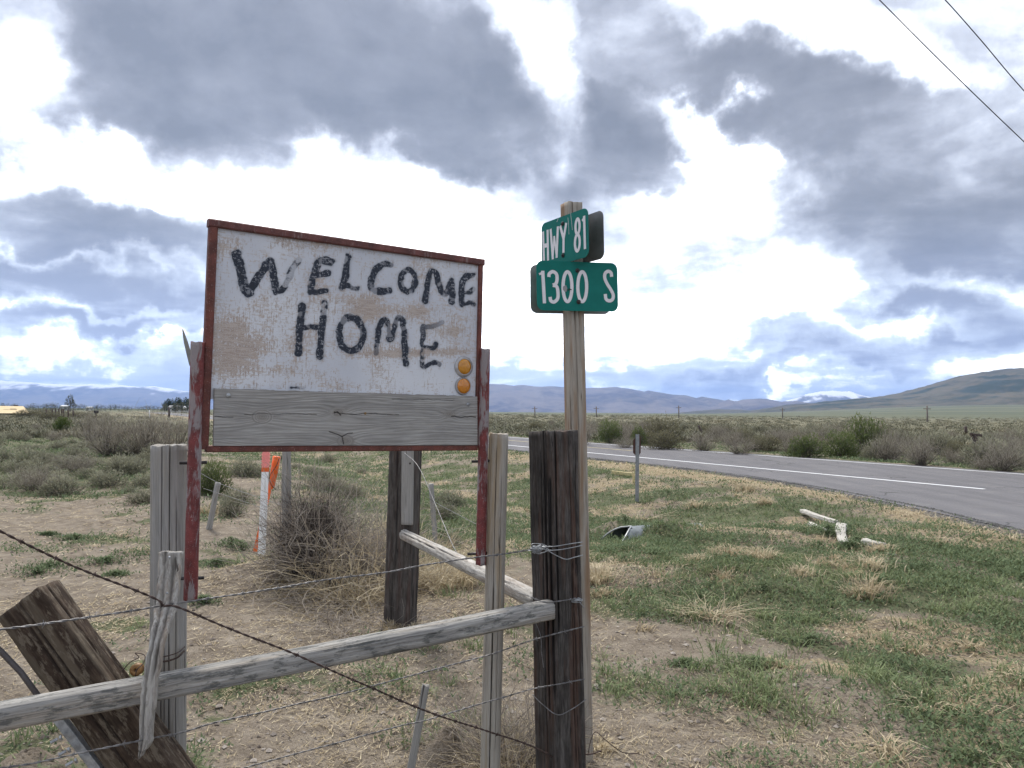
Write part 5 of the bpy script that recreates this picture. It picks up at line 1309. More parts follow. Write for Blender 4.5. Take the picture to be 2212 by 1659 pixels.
# culvert end: a mitred galvanised pipe mouth in the ditch bank
m, nt, b = mat_new('culvert_steel'); t = NT(nt); o = t.obj()
t.link(t.mix(t.rng(t.noise(o, 5, 4, .6), .3, .7), (0.09, 0.105, 0.115), (0.17, 0.19, 0.20)), b.inputs['Base Color']); b.inputs['Roughness'].default_value = .55; b.inputs['Metallic'].default_value = .3
M_CULV = m
def culvert():
    c = Vector((CUL[0], CUL[1], float(H(*CUL)))); e_ = empty('culvert_pipe', tuple(c), 'half-buried galvanised culvert mouth in the ditch bank below the delineator', 'culvert')
    ax = Vector((CAX[0], CAX[1], 0)).normalized()     # runs in under the side road
    sd_ = Vector((-ax.y, ax.x, 0)); r = .28; n = 30; V = []; F = []; zb = -.22
    rows = 26
    for j in range(rows + 1):
        x = -0.66 + 1.9 * j / rows
        for k in range(n + 1):
            t_ = 2 * PI * k / n
            zc = math.sin(t_); yc = math.cos(t_)
            hgt = sstep(-.66, .10, x) * 1.0                 # the mitre: open above this height at the outer end
            zcl = min(zc, -.75 + 1.75 * float(hgt)) if x < .10 else zc
            rr = r * (1 + .012 * math.sin(x * 90))
            ycl = yc if zc <= zcl + 1e-6 else math.copysign(math.sqrt(max(0, 1 - zcl * zcl)), yc)
            V.append(tuple(ax * x + sd_ * (ycl * rr) + Vector((0, 0, r * .62 + zb + zcl * rr))))
    for j in range(rows):
        for k in range(n):
            a = j * (n + 1) + k
            x = -0.66 + 1.9 * (j + .5) / rows; t_ = 2 * PI * (k + .5) / n
            if x < .10 and math.sin(t_) > -.75 + 1.75 * float(sstep(-.66, .10, x)): continue
            F.append((a, a + 1, a + n + 2, a + n + 1))
    link('pipe_shell', mesh_np('pipe_shell', V, np.array(F), True), M_CULV, e_)
    mb = MB(); pth = []
    for i in range(41):
        u = -1 + 2 * i / 40; zc = 1 - abs(u) ** 1.0 * 1.75
        zc = max(-.75, zc); hq = (zc + .75) / 1.75
        lo, hi = -.66, .10
        for _ in range(20):
            md = (lo + hi) / 2
            if float(sstep(-.66, .10, md)) < hq: lo = md
            else: hi = md
        y = math.copysign(math.sqrt(max(0, 1 - zc * zc)), u); pth.append(e_.location + ax * lo + sd_ * (y * r) + Vector((0, 0, r * .62 + zb + zc * r)))
    mb.tube(pth, .014, 6); mb.build('rolled_rim', plain('bright_galv', (.30, .31, .31), .45, .5, .1), e_, True)
    return e_
culvert()
# old timbers lying in the grass
def log(P0, P1, w, h, label, seed, lift=.0, mat=None, **kw):
    a = G(*P0, lift + h * .35); b_ = G(*P1, lift + h * .35)
    e_ = empty('old_timber', tuple(a), label, 'timber', 'old bleached timbers lying in the grass'); wood('timber', a, b_, h, w, mat or W_LOG, e_, e=6, cracks=6, cdepth=.014, rough=.008, seed=seed, step=.03, nth=48, bend=(.0, .03), taper=.7, jag0=.03, jag1=.03, **kw)
log((1735, 1112), (1808, 1138), .11, .07, 'longest bleached timber lying in the grass, its left end toward the road', 91, .04)
log((1750, 1136), (1790, 1152), .09, .07, 'small bleached timber lying just below the longest one', 92, .01)
log((1818, 1142), (1826, 1182), .14, .07, 'split bleached timber pointing toward the viewer beside a green weed', 93, .02)
log((1868, 1180), (1908, 1188), .10, .09, 'short square-ended bleached timber, rightmost of those in the grass', 94, .02)
log((1914, 1196), (1934, 1200), .02, .02, 'thin pale stick beside the square-ended timber', 95, .0)
a = G(1322, 1026, .07); b_ = G(1366, 1030, .06)
e_ = empty('fallen_board', tuple(a), 'pale yellow board lying in the dry grass left of the delineator', 'board'); YB = plain('yellow_board', (0.50, 0.42, 0.22), .7)
mb = MB(); bar(mb, a, b_, .05, .09, (0, 0, 1)); mb.build('board', YB, e_)
gp = G(1368.5, 1040); e_ = empty('survey_stake', tuple(gp), 'short pale stake standing right behind the delineator post', 'stake'); mb = MB(); bar(mb, gp - Vector((0, 0, .1)), gp + Vector((0, 0, .24)), .05, .03, (0, 1, 0)); mb.build('stake', YB, e_)
# posts beyond the highway
W_DARKP = plain('dark_old_wood', (0.075, 0.055, 0.045), .9, 0, .3, 12); W_POLE = plain('pole_wood', (0.16, 0.135, 0.12), .9, 0, .2, 4)
def simple_post(name, T, B, r0, r1, mat, label, cat, group=None, D=None):
    gb = G(*B) if D is None else U(B[0], B[1], D); DD_ = gb.y; tp = U(T[0], T[1], DD_)
    if D is not None: gb = Vector((gb.x, gb.y, min(gb.z, float(H(gb.x, gb.y))) - .3))
    e_ = empty(name, tuple(gb), label, cat, group); mb = MB(); mb.tube([gb - (tp - gb).normalized() * .2, gb + (tp - gb) * .5 + Vector((r0 * .3, 0, 0)), tp], [r0, (r0 + r1) / 2, r1], 10); mb.build('post' if 'pole' not in name else 'pole', mat, e_, True); return e_, tp
simple_post('fence_post', (2101, 940), (2135, 996), .11, .085, W_DARKP, 'leaning dark post beyond the highway near the right edge', 'post')
mb = MB(); dd = G(2135, 996).y; bar(mb, U(2097, 938, dd - .1), U(2119, 941, dd + .2), .10, .10, (0, 0, 1)); e_ = empty('crossbar', tuple(U(2097, 938, dd)), 'short dark crossbar caught on top of the leaning dark post beyond the highway', 'beam'); mb.build('timber', W_DARKP, e_)
simple_post('fence_post', (1509, 919), (1516, 940), .10, .09, W_DARKP, 'small dark post leaning among the brush right of the delineator', 'post')
simple_post('fence_post', (2085.5, 921), (2086, 941), .13, .12, W_DARKP, 'upright dark post far out, just left of the leaning dark post', 'post')
simple_post('fence_post', (2169, 968), (2192, 1000), .05, .05, W_DARKP, 'thin dark leaning stick inside the bare shrub at the right edge', 'post')
gp = G(1937, 962); e_ = empty('old_timber', tuple(gp), 'dark fallen timber half hidden in the brush beyond the highway', 'timber'); mb = MB(); bar(mb, U(1936, 950, gp.y), U(1962, 953, gp.y + .4), .14, .14, (0, 0, 1)); bar(mb, U(1960, 954, gp.y), U(1984, 957, gp.y + .6), .12, .16, (0, 0, 1)); mb.build('timber', W_DARKP, e_)
for (T, B, lab) in (((1155, 878), (1155, 912), 'thin power pole seen just left of the street sign post'), ((1288, 878), (1288, 910), 'power pole just right of the street sign post'), ((1466, 876), (1466, 912), 'power pole above the tallest brown bush'),
                    ((1690, 881), (1690, 912), 'faint power pole below the snowy peak'), ((2002.5, 877), (2003, 920), 'tallest power pole, on the plain below the big hill')):
    DD_ = 190 if T[0] > 1900 else 260
    e_, tp = simple_post('power_pole', T, B, .22, .16, W_POLE, lab, 'power pole', 'power poles across the plain', D=DD_)
    mb = MB(); bar(mb, tp + Vector((-.9, 0, -.7)), tp + Vector((.9, 0, -.7)), .16, .16, (0, 0, 1)); mb.build('crossarm', W_POLE, e_)
# left distance: farm buildings, posts, mailbox
WALLW = plain('pale_siding', (0.50, 0.49, 0.47), .8, 0, .06, 2); ROOFG = plain('grey_roof', (0.20, 0.20, 0.205), .8, 0, .1, 2); ROOFW = plain('white_roof', (0.62, 0.63, 0.64), .7, 0, .05, 2); WIND = plain('dark_window', (0.04, 0.045, 0.05), .2, 0, .05)
def house(x0, x1, ybase, yeave, yridge, D, label, wm, rm, nwin=2):
    gb = U((x0 + x1) / 2, ybase, D); e_ = empty('farm_building', tuple(gb), label, 'building')
    W_ = (x1 - x0) / FPX * D; hb = (ybase - yeave) / FPX * D; hr = (ybase - yridge) / FPX * D; dp = W_ * .6
    g = gb; z0 = -4
    mb = MB(); fr = [(-W_ / 2, z0), (W_ / 2, z0), (W_ / 2, hb), (-W_ / 2, hb)]
    F_ = [g + Vector((x, 0, z)) for x, z in fr]; mb.prism(F_, [p + Vector((0, dp, 0)) for p in F_]); mb.build('wall', wm, e_)
    mb = MB(); ov = W_ * .04; R_ = [g + Vector((-W_ / 2 - ov, -ov, hb)), g + Vector((W_ / 2 + ov, -ov, hb)), g + Vector((W_ / 2 + ov, dp / 2, hr)), g + Vector((-W_ / 2 - ov, dp / 2, hr)), g + Vector((-W_ / 2 - ov, dp + ov, hb)), g + Vector((W_ / 2 + ov, dp + ov, hb))]
    mb.add(R_, [(0, 1, 2, 3), (3, 2, 5, 4), (1, 0, 4, 5)], [(0, 3, 4), (1, 5, 2)]); mb.build('roof', rm, e_)
    for i in range(nwin):
        cx = -W_ / 2 + W_ * (i + .7) / (nwin + .4); mb = MB(); ww = W_ * .07; Q = [g + Vector((cx + a * ww, -.03, hb * .5 + c * hb * .2)) for a, c in ((-1, -1), (1, -1), (1, 1), (-1, 1))]
        mb.prism(Q, [p + Vector((0, .1, 0)) for p in Q]); mb.build('window', WIND, e_)
house(364, 388, 885.5, 880, 875.5, 330, 'pale grey-roofed shed in front of the dark trees on the left horizon', WALLW, ROOFG, 3)
house(395, 416, 885.5, 881, 877, 335, 'second pale shed, half hidden by the left red pipe', WALLW, ROOFW, 1)
house(130, 145, 879.5, 877.5, 875, 520, 'small white farmhouse far off below the tall bare tree', WALLW, ROOFW, 2)
house(185, 198, 881.5, 880, 878.3, 480, 'low white roofed building far off on the left horizon', WALLW, ROOFW, 1)
gp = G(207.5, 899)
e_ = empty('mailbox', tuple(U(207.5, 895, 95)), 'dark mailbox on a post beside the distant highway at left', 'mailbox'); mb = MB(); bar(mb, U(207.5, 910, 95), U(207.5, 891, 95), .12, .12, (0, 1, 0)); mb.build('post', W_DARKP, e_); mb = MB(); bar(mb, U(204.6, 889.4, 94.8), U(210.8, 889.4, 95.3), .30, .32, (0, 0, 1)); mb.build('box', DARKSTEEL, e_)
simple_post('road_marker', (323, 886), (323, 897), .09, .08, MW, 'small white marker post beside the distant highway at left', 'marker post', D=150)
simple_post('fence_post', (364.5, 880), (365, 896), .22, .2, W_DARKP, 'stout dark post beside the distant highway, near the left red pipe', 'post', D=150)
for i, (x, y0, y1) in enumerate(((100, 884, 897), (113, 882, 897), (120, 883, 896), (127, 882, 898), (133, 883, 896), (137, 883, 898), (147, 884, 899), (158, 886, 900))):
    simple_post('fence_post', (x, y0), (x + .4, y1), .11, .10, W_DARKP, 'dark upright post in the row of old corral posts at far left', 'post', 'row of old corral posts at far left', D=110)
for i, (x, y) in enumerate(((12, 887), (27, 886), (33, 876.5))):
    D_ = 210 if i < 2 else 330; c = U(x, y, D_); e_ = empty('cow', tuple(c), ('dark cow lying in the tan field, leftmost of the near pair', 'dark cow standing in the tan field, right one of the near pair', 'small dark cow farther back in the tan field')[i], 'cow')
    mb = MB(); mb.tube([c + Vector((-.8, 0, .0)), c + Vector((-.6, 0, .05)), c + Vector((0, 0, -.02)), c + Vector((.6, 0, .05)), c + Vector((.85, 0, .2)), c + Vector((1.1, 0, .15)), c + Vector((1.3, 0, -.02))], [.1, .34, .42, .36, .2, .17, .10], 8)
    for dx in (-.6, -.45, .45, .6): mb.tube([c + Vector((dx, .1 if dx in (-.45, .45) else -.1, -.1)), c + Vector((dx, 0, -.95))], [.12, .06], 6)
    mb.build('body', plain('cow_hide', (.035, .025, .02), .9) if i == 0 else bpy.data.materials['cow_hide'], e_, True)
# ================================================================== plants
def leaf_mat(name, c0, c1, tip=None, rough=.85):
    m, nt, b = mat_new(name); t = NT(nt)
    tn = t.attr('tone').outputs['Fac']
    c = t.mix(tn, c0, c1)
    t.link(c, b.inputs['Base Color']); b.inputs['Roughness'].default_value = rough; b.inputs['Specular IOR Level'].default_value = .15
    # thin leaves let some light through
    tr = t.n('ShaderNodeBsdfTranslucent'); t.link(c, tr.inputs['Color']); ms = t.n('ShaderNodeMixShader'); ms.inputs[0].default_value = .3
    out = nt.nodes['Material Output']; t.link(b.outputs[0], ms.inputs[1]); t.link(tr.outputs[0], ms.inputs[2]); t.link(ms.outputs[0], out.inputs[0])
    return m
L_GRASS = leaf_mat('green_blades', (0.105, 0.138, 0.060), (0.250, 0.290, 0.150))
L_WEED = leaf_mat('weed_leaves', (0.066, 0.096, 0.048), (0.165, 0.208, 0.110))
L_STRAW = leaf_mat('dry_straw', (0.30, 0.235, 0.145), (0.60, 0.52, 0.37))
L_TWIG = leaf_mat('dry_twigs', (0.15, 0.125, 0.105), (0.36, 0.32, 0.275))
L_DARK = leaf_mat('dark_twigs', (0.028, 0.022, 0.022), (0.10, 0.085, 0.075))
L_SAGE = leaf_mat('sage_leaves', (0.085, 0.088, 0.060), (0.320, 0.310, 0.220))
L_DEADSH = leaf_mat('grey_shrub_twigs', (0.15, 0.13, 0.105), (0.36, 0.325, 0.265))
L_GREASE = leaf_mat('greasewood_leaves', (0.050, 0.068, 0.026), (0.150, 0.180, 0.070))
L_JUN = leaf_mat('juniper_leaves', (0.055, 0.080, 0.022), (0.110, 0.140, 0.045))
L_TREE = leaf_mat('far_tree_leaves', (0.045, 0.055, 0.032), (0.12, 0.125, 0.075)); L_CONI = leaf_mat('dark_conifer', (0.018, 0.030, 0.020), (0.045, 0.062, 0.040))
BARK = plain('shrub_bark', (0.10, 0.085, 0.07), .9, 0, .3, 20)
ROAD_S = (14.7, 23.2)

def blades(B, az, h, w, lean, curl, tone, seg=2):
    """B (n,3) roots; each blade: tapered, bent over in the direction az"""
    n = len(B); d = np.stack([np.cos(az), np.sin(az), np.zeros(n)], -1); sd_ = np.stack([-np.sin(az), np.cos(az), np.zeros(n)], -1)
    up = np.array([0, 0, 1.0]); w = np.broadcast_to(w, n)[:, None]; h = np.broadcast_to(h, n)[:, None]; lean = np.broadcast_to(lean, n)[:, None]; curl = np.broadcast_to(curl, n)[:, None]
    tip = B + d * (lean * h) + up * h * np.maximum(.08, 1 - curl * .5)
    if seg == 1:
        V = np.stack([B - sd_ * w / 2, B + sd_ * w / 2, tip], 1).reshape(-1, 3)
        F = np.arange(3 * n).reshape(n, 3); return V, F, np.repeat(tone, 3)
    mid = B + d * (lean * h * .38) + up * h * .58
    V = np.stack([B - sd_ * w / 2, B + sd_ * w / 2, mid - sd_ * w * .4, mid + sd_ * w * .4, tip], 1).reshape(-1, 3)
    o = (np.arange(n) * 5)[:, None]
    F = np.concatenate([o + [0, 1, 3], o + [0, 3, 2], o + [2, 3, 4]]); return V, F, np.repeat(tone, 5)
def put_stuff(name, parts, mat, label):
    V = []; F = []; T = []; o = 0
    for v, f, t_ in parts: V.append(v); F.append(f + o); T.append(t_); o += len(v)
    me = mesh_np(name, np.vstack(V), np.vstack(F), False, {'tone': np.clip(np.concatenate(T), 0, 1)})
    return tag(link(name, me, mat), label, None, None, 'stuff')
def polar(n, r0, r1, a0=-42, a1=42, p=1.0):
    """scatter thinning out with the distance"""
    u = rng.random(n); r = (r0 ** (-p) + u * (r1 ** (-p) - r0 ** (-p))) ** (-1 / p)
    a = np.radians(a0 + (a1 - a0) * rng.random(n)); x = r * np.sin(a); y = r * np.cos(a); return x, y, r
def off_road(x, y):
    s, t_ = st(x, y); return ((s < 15.6) & (asph_dist(x, y) > .10) | (s > 23.3)) & ~inside_asph(x, y)
def clump(x, y, r, npc, rad, hm, wm, lean=(.2, .9), seg=2, htv=.4, tonev=.5, keep=None):
    n = len(x); k = np.repeat(np.arange(n), npc); m_ = len(k)
    rr = np.abs(rng.normal(size=m_)) * .6 * rad[k]; a = rng.random(m_) * 2 * PI
    bx = x[k] + np.cos(a) * rr; by = y[k] + np.sin(a) * rr; bz = H(bx, by) - .003
    az = a + rng.normal(size=m_) * .7; h = hm[k] * (1 - htv + 2 * htv * rng.random(m_)); w = wm[k] * (.6 + .8 * rng.random(m_))
    ln = lean[0] + (lean[1] - lean[0]) * rng.random(m_)
    tone = np.clip(rng.random(n)[k] * tonev + (1 - tonev) * rng.random(m_), 0, 1)
    return blades(np.stack([bx, by, bz], -1), az, h, w, ln, ln * .6, tone, seg)

# --- green grass tufts
def grass():
    out = []
    for n, r0, r1, npc, seg in ((5200, 2.2, 9, 22, 2), (7000, 8, 24, 13, 1), (7500, 20, 75, 7, 1)):
        x, y, r = polar(n, r0, r1); g, s_, v = ground_masks(x, y); s, t_ = st(x, y)
        nn = fbm(x * 1.3, y * 1.3, 3, 1)
        ok = off_road(x, y) & (rng.random(n) < np.clip((g * 1.2 - .10 + (nn - .5)) * np.where(r < 10, .75, .9), 0.0, 1)) & (v < .3) & (s < 40)
        ok &= ~((s < 1.5) & (rng.random(n) < .75) & (r < 16))
        x, y, r = x[ok], y[ok], r[ok]
        sz = .7 + .9 * fbm(x * .5, y * .5, 2, 4) * rng.random(len(x))
        near = r < 6.5
        out.append(clump(x, y, r, npc, .05 + .006 * r + .04 * sz, (.022 + .062 * sz) * (1 + .0 * r), .0022 + .0009 * r, (.3, 1.6), seg))
    return out
put_stuff('green_grass', grass(), L_GRASS, 'green spring grass tufts over the verge and ditch')
# --- low leafy weeds: mats of small leaves
def weeds():
    out = []
    for n, r0, r1, npc in ((2600, 2.4, 12, 60), (5200, 9, 34, 26), (4000, 28, 80, 10)):
        x, y, r = polar(n, r0, r1); g, s_, v = ground_masks(x, y); s, t_ = st(x, y); nn = fbm(x * .9 + 7, y * .9, 3, 2)
        ok = off_road(x, y) & (rng.random(n) < np.clip((g * 1.6 - .25 + (nn - .5) * 1.8) * .85, 0, 1)) & (v < .3) & (s < 40); ok &= ~((s < 3.4) & (r < 7) & (rng.random(n) < .6))
        x, y, r = x[ok], y[ok], r[ok]; m_ = len(x)
        k = np.repeat(np.arange(m_), npc); q = len(k); rad = (.10 + .016 * r + .12 * rng.random(m_))[k]
        rr = np.sqrt(rng.random(q)) * rad; a = rng.random(q) * 2 * PI; bx = x[k] + np.cos(a) * rr; by = y[k] + np.sin(a) * rr
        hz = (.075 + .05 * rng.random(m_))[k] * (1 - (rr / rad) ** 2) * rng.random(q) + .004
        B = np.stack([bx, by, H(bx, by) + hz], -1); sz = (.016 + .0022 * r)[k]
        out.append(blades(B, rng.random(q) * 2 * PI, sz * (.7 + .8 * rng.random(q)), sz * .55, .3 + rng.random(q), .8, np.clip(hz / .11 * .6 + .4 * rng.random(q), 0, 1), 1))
    return out
put_stuff('low_weeds', weeds(), L_WEED, 'low dark green weeds matting the ground')
# --- dry grass tufts and litter
def straw():
    out = []
    for n, r0, r1, npc, seg in ((900, 2.6, 10, 40, 2), (3200, 8, 26, 20, 1), (6500, 18, 80, 8, 1)):
        x, y, r = polar(n, r0, r1); g, s_, v = ground_masks(x, y); s, t_ = st(x, y)
        nn = vn(x * 1.1 + 11, y * 1.1, 5)
        pr = np.clip(s_ * .9 + (nn > .76) * .25 + (s > 23) * .35, 0, 1) * np.where(r < 7, .4, 1)
        ok = off_road(x, y) & (rng.random(n) < pr) & (s < 60) & ((s > 1.5) | (r > 9)); x, y, r = x[ok], y[ok], r[ok]
        out.append(clump(x, y, r, npc, .07 + .007 * r, .05 + .05 * rng.random(len(x)), .0028 + .0010 * r, (.5, 2.4), seg))
    # named tufts seen in the grass
    T = [(1575, 1205, .16, .16), (1500, 1212, .1, .09), (1640, 1210, .14, .17), (1880, 1225, .15, .14), (1875, 1285, .16, .18), (1560, 1250, .22, .08), (1420, 1245, .3, .08), (1300, 1245, .1, .12), (1240, 1210, .1, .14), (1300, 1290, .12, .10), (1850, 1290, .1, .1), (1530, 1335, .2, .10), (1680, 1440, .12, .05), (1730, 1240, .14, .1), (1290, 1260, .1, .2), (1650, 1090, .12, .16), (1500, 1095, .2, .16), (800, 1180, .2, .3), (830, 1150, .25, .3), (960, 1270, .2, .22), (880, 1260, .2, .25), (1000, 1235, .2, .2), (1000, 1265, .2, .2), (1610, 1060, .3, .2), (450, 1110, .2, .16), (850, 1366, .12, .10), (892, 1368, .1, .08), (620, 1240, .2, .12), (1292, 1618, .08, .07), (566, 1210, .12, .08), (1900, 1190, .12, .12), (2020, 1175, .2, .1)]
    P_ = [G(a, b_) for a, b_, c, d_ in T]; x = np.array([p.x for p in P_]); y = np.array([p.y for p in P_]); r = np.hypot(x, y)
    out.append(clump(x, y, r, 150, np.array([c for a, b_, c, d_ in T]) * 1.2, np.array([d_ for a, b_, c, d_ in T]) * .85, .0035 + .0007 * r, (.3, 1.6), 2))
    # stalks lying on the ground
    for n, r0, r1 in ((95000, 2.2, 9), (80000, 6, 40)):
        x, y, r = polar(n, r0, r1); g, s_, v = ground_masks(x, y); nn = fbm(x * .8 + 3, y * .8, 3, 6)
        ok = off_road(x, y) & (rng.random(n) < .22 + .9 * sstep(.42, .62, nn)); x, y, r = x[ok], y[ok], r[ok]; q = len(x); a = rng.random(q) * PI + fbm(x, y, 2, 2)
        ln = (.006 + .040 * rng.random(q) ** 4) * (1 + .08 * r); w = (.0006 + .00048 * r) * (.5 + .8 * rng.random(q)); z = H(x, y) + .004 + .010 * rng.random(q)
        dx, dy = np.cos(a) * ln, np.sin(a) * ln; tz = (rng.random(q) - .35) * .016
        A = np.stack([x - dx, y - dy, z], -1); Bq = np.stack([x + dx, y + dy, z + tz], -1); sdv = np.stack([-np.sin(a), np.cos(a), .25 * np.ones(q)], -1) * w[:, None]
        V = np.stack([A - sdv, A + sdv, Bq], 1).reshape(-1, 3); out.append((V, np.arange(3 * q).reshape(q, 3), np.repeat(rng.random(q) ** 1.5, 3)))
    return out
put_stuff('dry_grass', straw(), L_STRAW, 'dry straw-coloured grass and litter scattered on the ground')
# --- pebbles and clods
def pebbles():
    n = 16000; x, y, r = polar(n, 2.0, 12, p=1.2); s, t_ = st(x, y); ok = off_road(x, y) & ((s < 4.5) | (rng.random(n) < .2)); x, y = x[ok], y[ok]; n = len(x); r = np.hypot(x, y)
    base = np.array([(1, 0, 0), (-1, 0, 0), (0, 1, 0), (0, -1, 0), (0, 0, 1), (0, 0, -1)], float); F0 = np.array([(0, 2, 4), (2, 1, 4), (1, 3, 4), (3, 0, 4), (2, 0, 5), (1, 2, 5), (3, 1, 5), (0, 3, 5)])
    sz = (.0026 + .012 * rng.random(n) ** 5) * (1 + .08 * r)
    P_ = base[None] * (.6 + .8 * rng.random((n, 6, 1))) * sz[:, None, None] * np.array([1.2, 1, .65]); a = rng.random(n) * PI; c, s_ = np.cos(a)[:, None], np.sin(a)[:, None]
    X = P_[..., 0] * c - P_[..., 1] * s_; Y = P_[..., 0] * s_ + P_[..., 1] * c; Z = P_[..., 2]
    V = np.stack([X + x[:, None], Y + y[:, None], Z + (H(x, y) + sz * .2)[:, None]], -1).reshape(-1, 3)
    F = (F0[None] + (np.arange(n) * 6)[:, None, None]).reshape(-1, 3); return [(V, F, np.repeat(rng.random(n), 6))]
def gravel_edge():
    n = 26000; k = rng.random(n); A_ = np.array(ASPH[1:11]); seg = np.r_[0, np.cumsum(np.hypot(*np.diff(A_, axis=0).T))]; q = k ** 1.0 * seg[-1]
    x = np.interp(q, seg, A_[:, 0]) - rng.random(n) ** 1.6 * .55 * .9 + .12; y = np.interp(q, seg, A_[:, 1]) - (rng.random(n) - .3) * .4; sz = .006 + .012 * rng.random(n) ** 2
    keep = ~((x > 7.2) | (y > 34)); x, y, sz = x[keep], y[keep], sz[keep]; n = len(x)
    base = np.array([(1, 0, 0), (-.5, .87, 0), (-.5, -.87, 0), (0, 0, .9)]); a = rng.random(n) * 6.28; c, s_ = np.cos(a)[:, None], np.sin(a)[:, None]
    P_ = base[None] * sz[:, None, None] * (.6 + .8 * rng.random((n, 4, 1))); X = P_[..., 0] * c - P_[..., 1] * s_; Y = P_[..., 0] * s_ + P_[..., 1] * c
    zz_ = np.where(inside_asph(x, y), .014, np.maximum(H(x, y), -.02))
    V = np.stack([X + x[:, None], Y + y[:, None], P_[..., 2] + zz_[:, None]], -1).reshape(-1, 3); F0 = np.array([(0, 1, 3), (1, 2, 3), (2, 0, 3)])
    return [(V, (F0[None] + (np.arange(n) * 4)[:, None, None]).reshape(-1, 3), np.repeat(rng.random(n), 4))]
put_stuff('roadside_gravel', gravel_edge(), leaf_mat('gravel_stone', (0.10, 0.098, 0.095), (0.34, 0.33, 0.31)), 'loose grey gravel along the edge of the asphalt')
def named_weeds():
    T = [(1790, 1158, .22, .15), (1835, 1185, .25, .10), (1850, 1178, .2, .10), (1770, 1185, .3, .08), (1350, 1150, .35, .12), (520, 1190, .24, .11), (500, 1180, .22, .1), (470, 1222, .16, .06), (440, 1300, .12, .04), (80, 1240, .3, .07), (110, 1225, .25, .06), (250, 1245, .16, .05), (230, 1215, .2, .05), (160, 1165, .18, .05), (105, 1157, .1, .04), (1650, 1275, .3, .07), (1420, 1200, .5, .08), (1350, 1215, .4, .09), (1900, 1260, .5, .07), (2100, 1250, .5, .07), (1750, 1390, .2, .06), (1630, 1440, .15, .06), (1480, 1440, .12, .05), (1340, 1170, .4, .1), (740, 1160, .3, .1), (950, 1160, .3, .08)]
    P_ = [G(a, b_) for a, b_, c, d_ in T]; x = np.array([p.x for p in P_]); y = np.array([p.y for p in P_]); r = np.hypot(x, y); npc = 420
    k = np.repeat(np.arange(len(T)), npc); q = len(k); rad = np.array([t_[2] for t_ in T])[k]; hh = np.array([t_[3] for t_ in T])[k]
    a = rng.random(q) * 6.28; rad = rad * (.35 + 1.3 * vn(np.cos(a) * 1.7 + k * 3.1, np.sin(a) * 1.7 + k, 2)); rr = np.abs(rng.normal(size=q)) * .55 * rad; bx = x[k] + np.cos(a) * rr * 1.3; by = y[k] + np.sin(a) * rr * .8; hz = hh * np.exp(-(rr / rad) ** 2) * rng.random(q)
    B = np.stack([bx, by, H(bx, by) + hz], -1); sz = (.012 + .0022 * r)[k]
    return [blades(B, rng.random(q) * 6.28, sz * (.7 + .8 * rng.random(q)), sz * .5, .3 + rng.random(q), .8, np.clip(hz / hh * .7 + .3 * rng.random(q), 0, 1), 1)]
put_stuff('leafy_weeds', named_weeds(), L_WEED, 'thicker green weed cushions by the timbers, culvert and dirt patches')
L_PEB = leaf_mat('pebble_stone', (0.15, 0.12, 0.10), (0.48, 0.43, 0.38)); put_stuff('pebbles', pebbles(), L_PEB, 'small stones and clods on the bare dirt')

# --- ribbons for stems and twigs
def stems(n, base_r, L0, L1, spread, droop, w, K=6, r_=None, wig=.25, up=1.0):
    r_ = r_ or rng
    a = r_.random(n) * 2 * PI; rr = np.sqrt(r_.random(n)) * base_r
    p = np.stack([np.cos(a) * rr, np.sin(a) * rr, r_.random(n) * .02], -1)
    az = a + r_.normal(size=n) * .9; el = spread[0] + (spread[1] - spread[0]) * r_.random(n)
    d = np.stack([np.cos(az) * np.cos(el), np.sin(az) * np.cos(el), np.sin(el) * up], -1); Ls = (L0 + (L1 - L0) * r_.random(n))[:, None] / (K - 1)
    P_ = [p]
    for k in range(K - 1):
        d = d + r_.normal(size=(n, 3)) * wig - np.array([0, 0, droop]); d /= np.linalg.norm(d, axis=1)[:, None]; p = p + d * Ls; P_.append(p)
    P_ = np.stack(P_, 1)                      # n,K,3
    T = np.gradient(P_, axis=1); sdv = np.cross(T, r_.normal(size=(n, 1, 3))); sdv /= np.linalg.norm(sdv, axis=2)[..., None] + 1e-9
    ww = (w * np.linspace(1, .35, K))[None, :, None] * (.6 + .8 * r_.random((n, 1, 1)))
    V = np.stack([P_ - sdv * ww, P_ + sdv * ww], 2).reshape(-1, 3)
    o = (np.arange(n) * K * 2)[:, None, None] + (np.arange(K - 1) * 2)[None, :, None]
    F = np.concatenate([(o + np.array([0, 1, 3])).reshape(-1, 3), (o + np.array([0, 3, 2])).reshape(-1, 3)])
    return V, F, np.repeat(r_.random(n), K * 2), P_
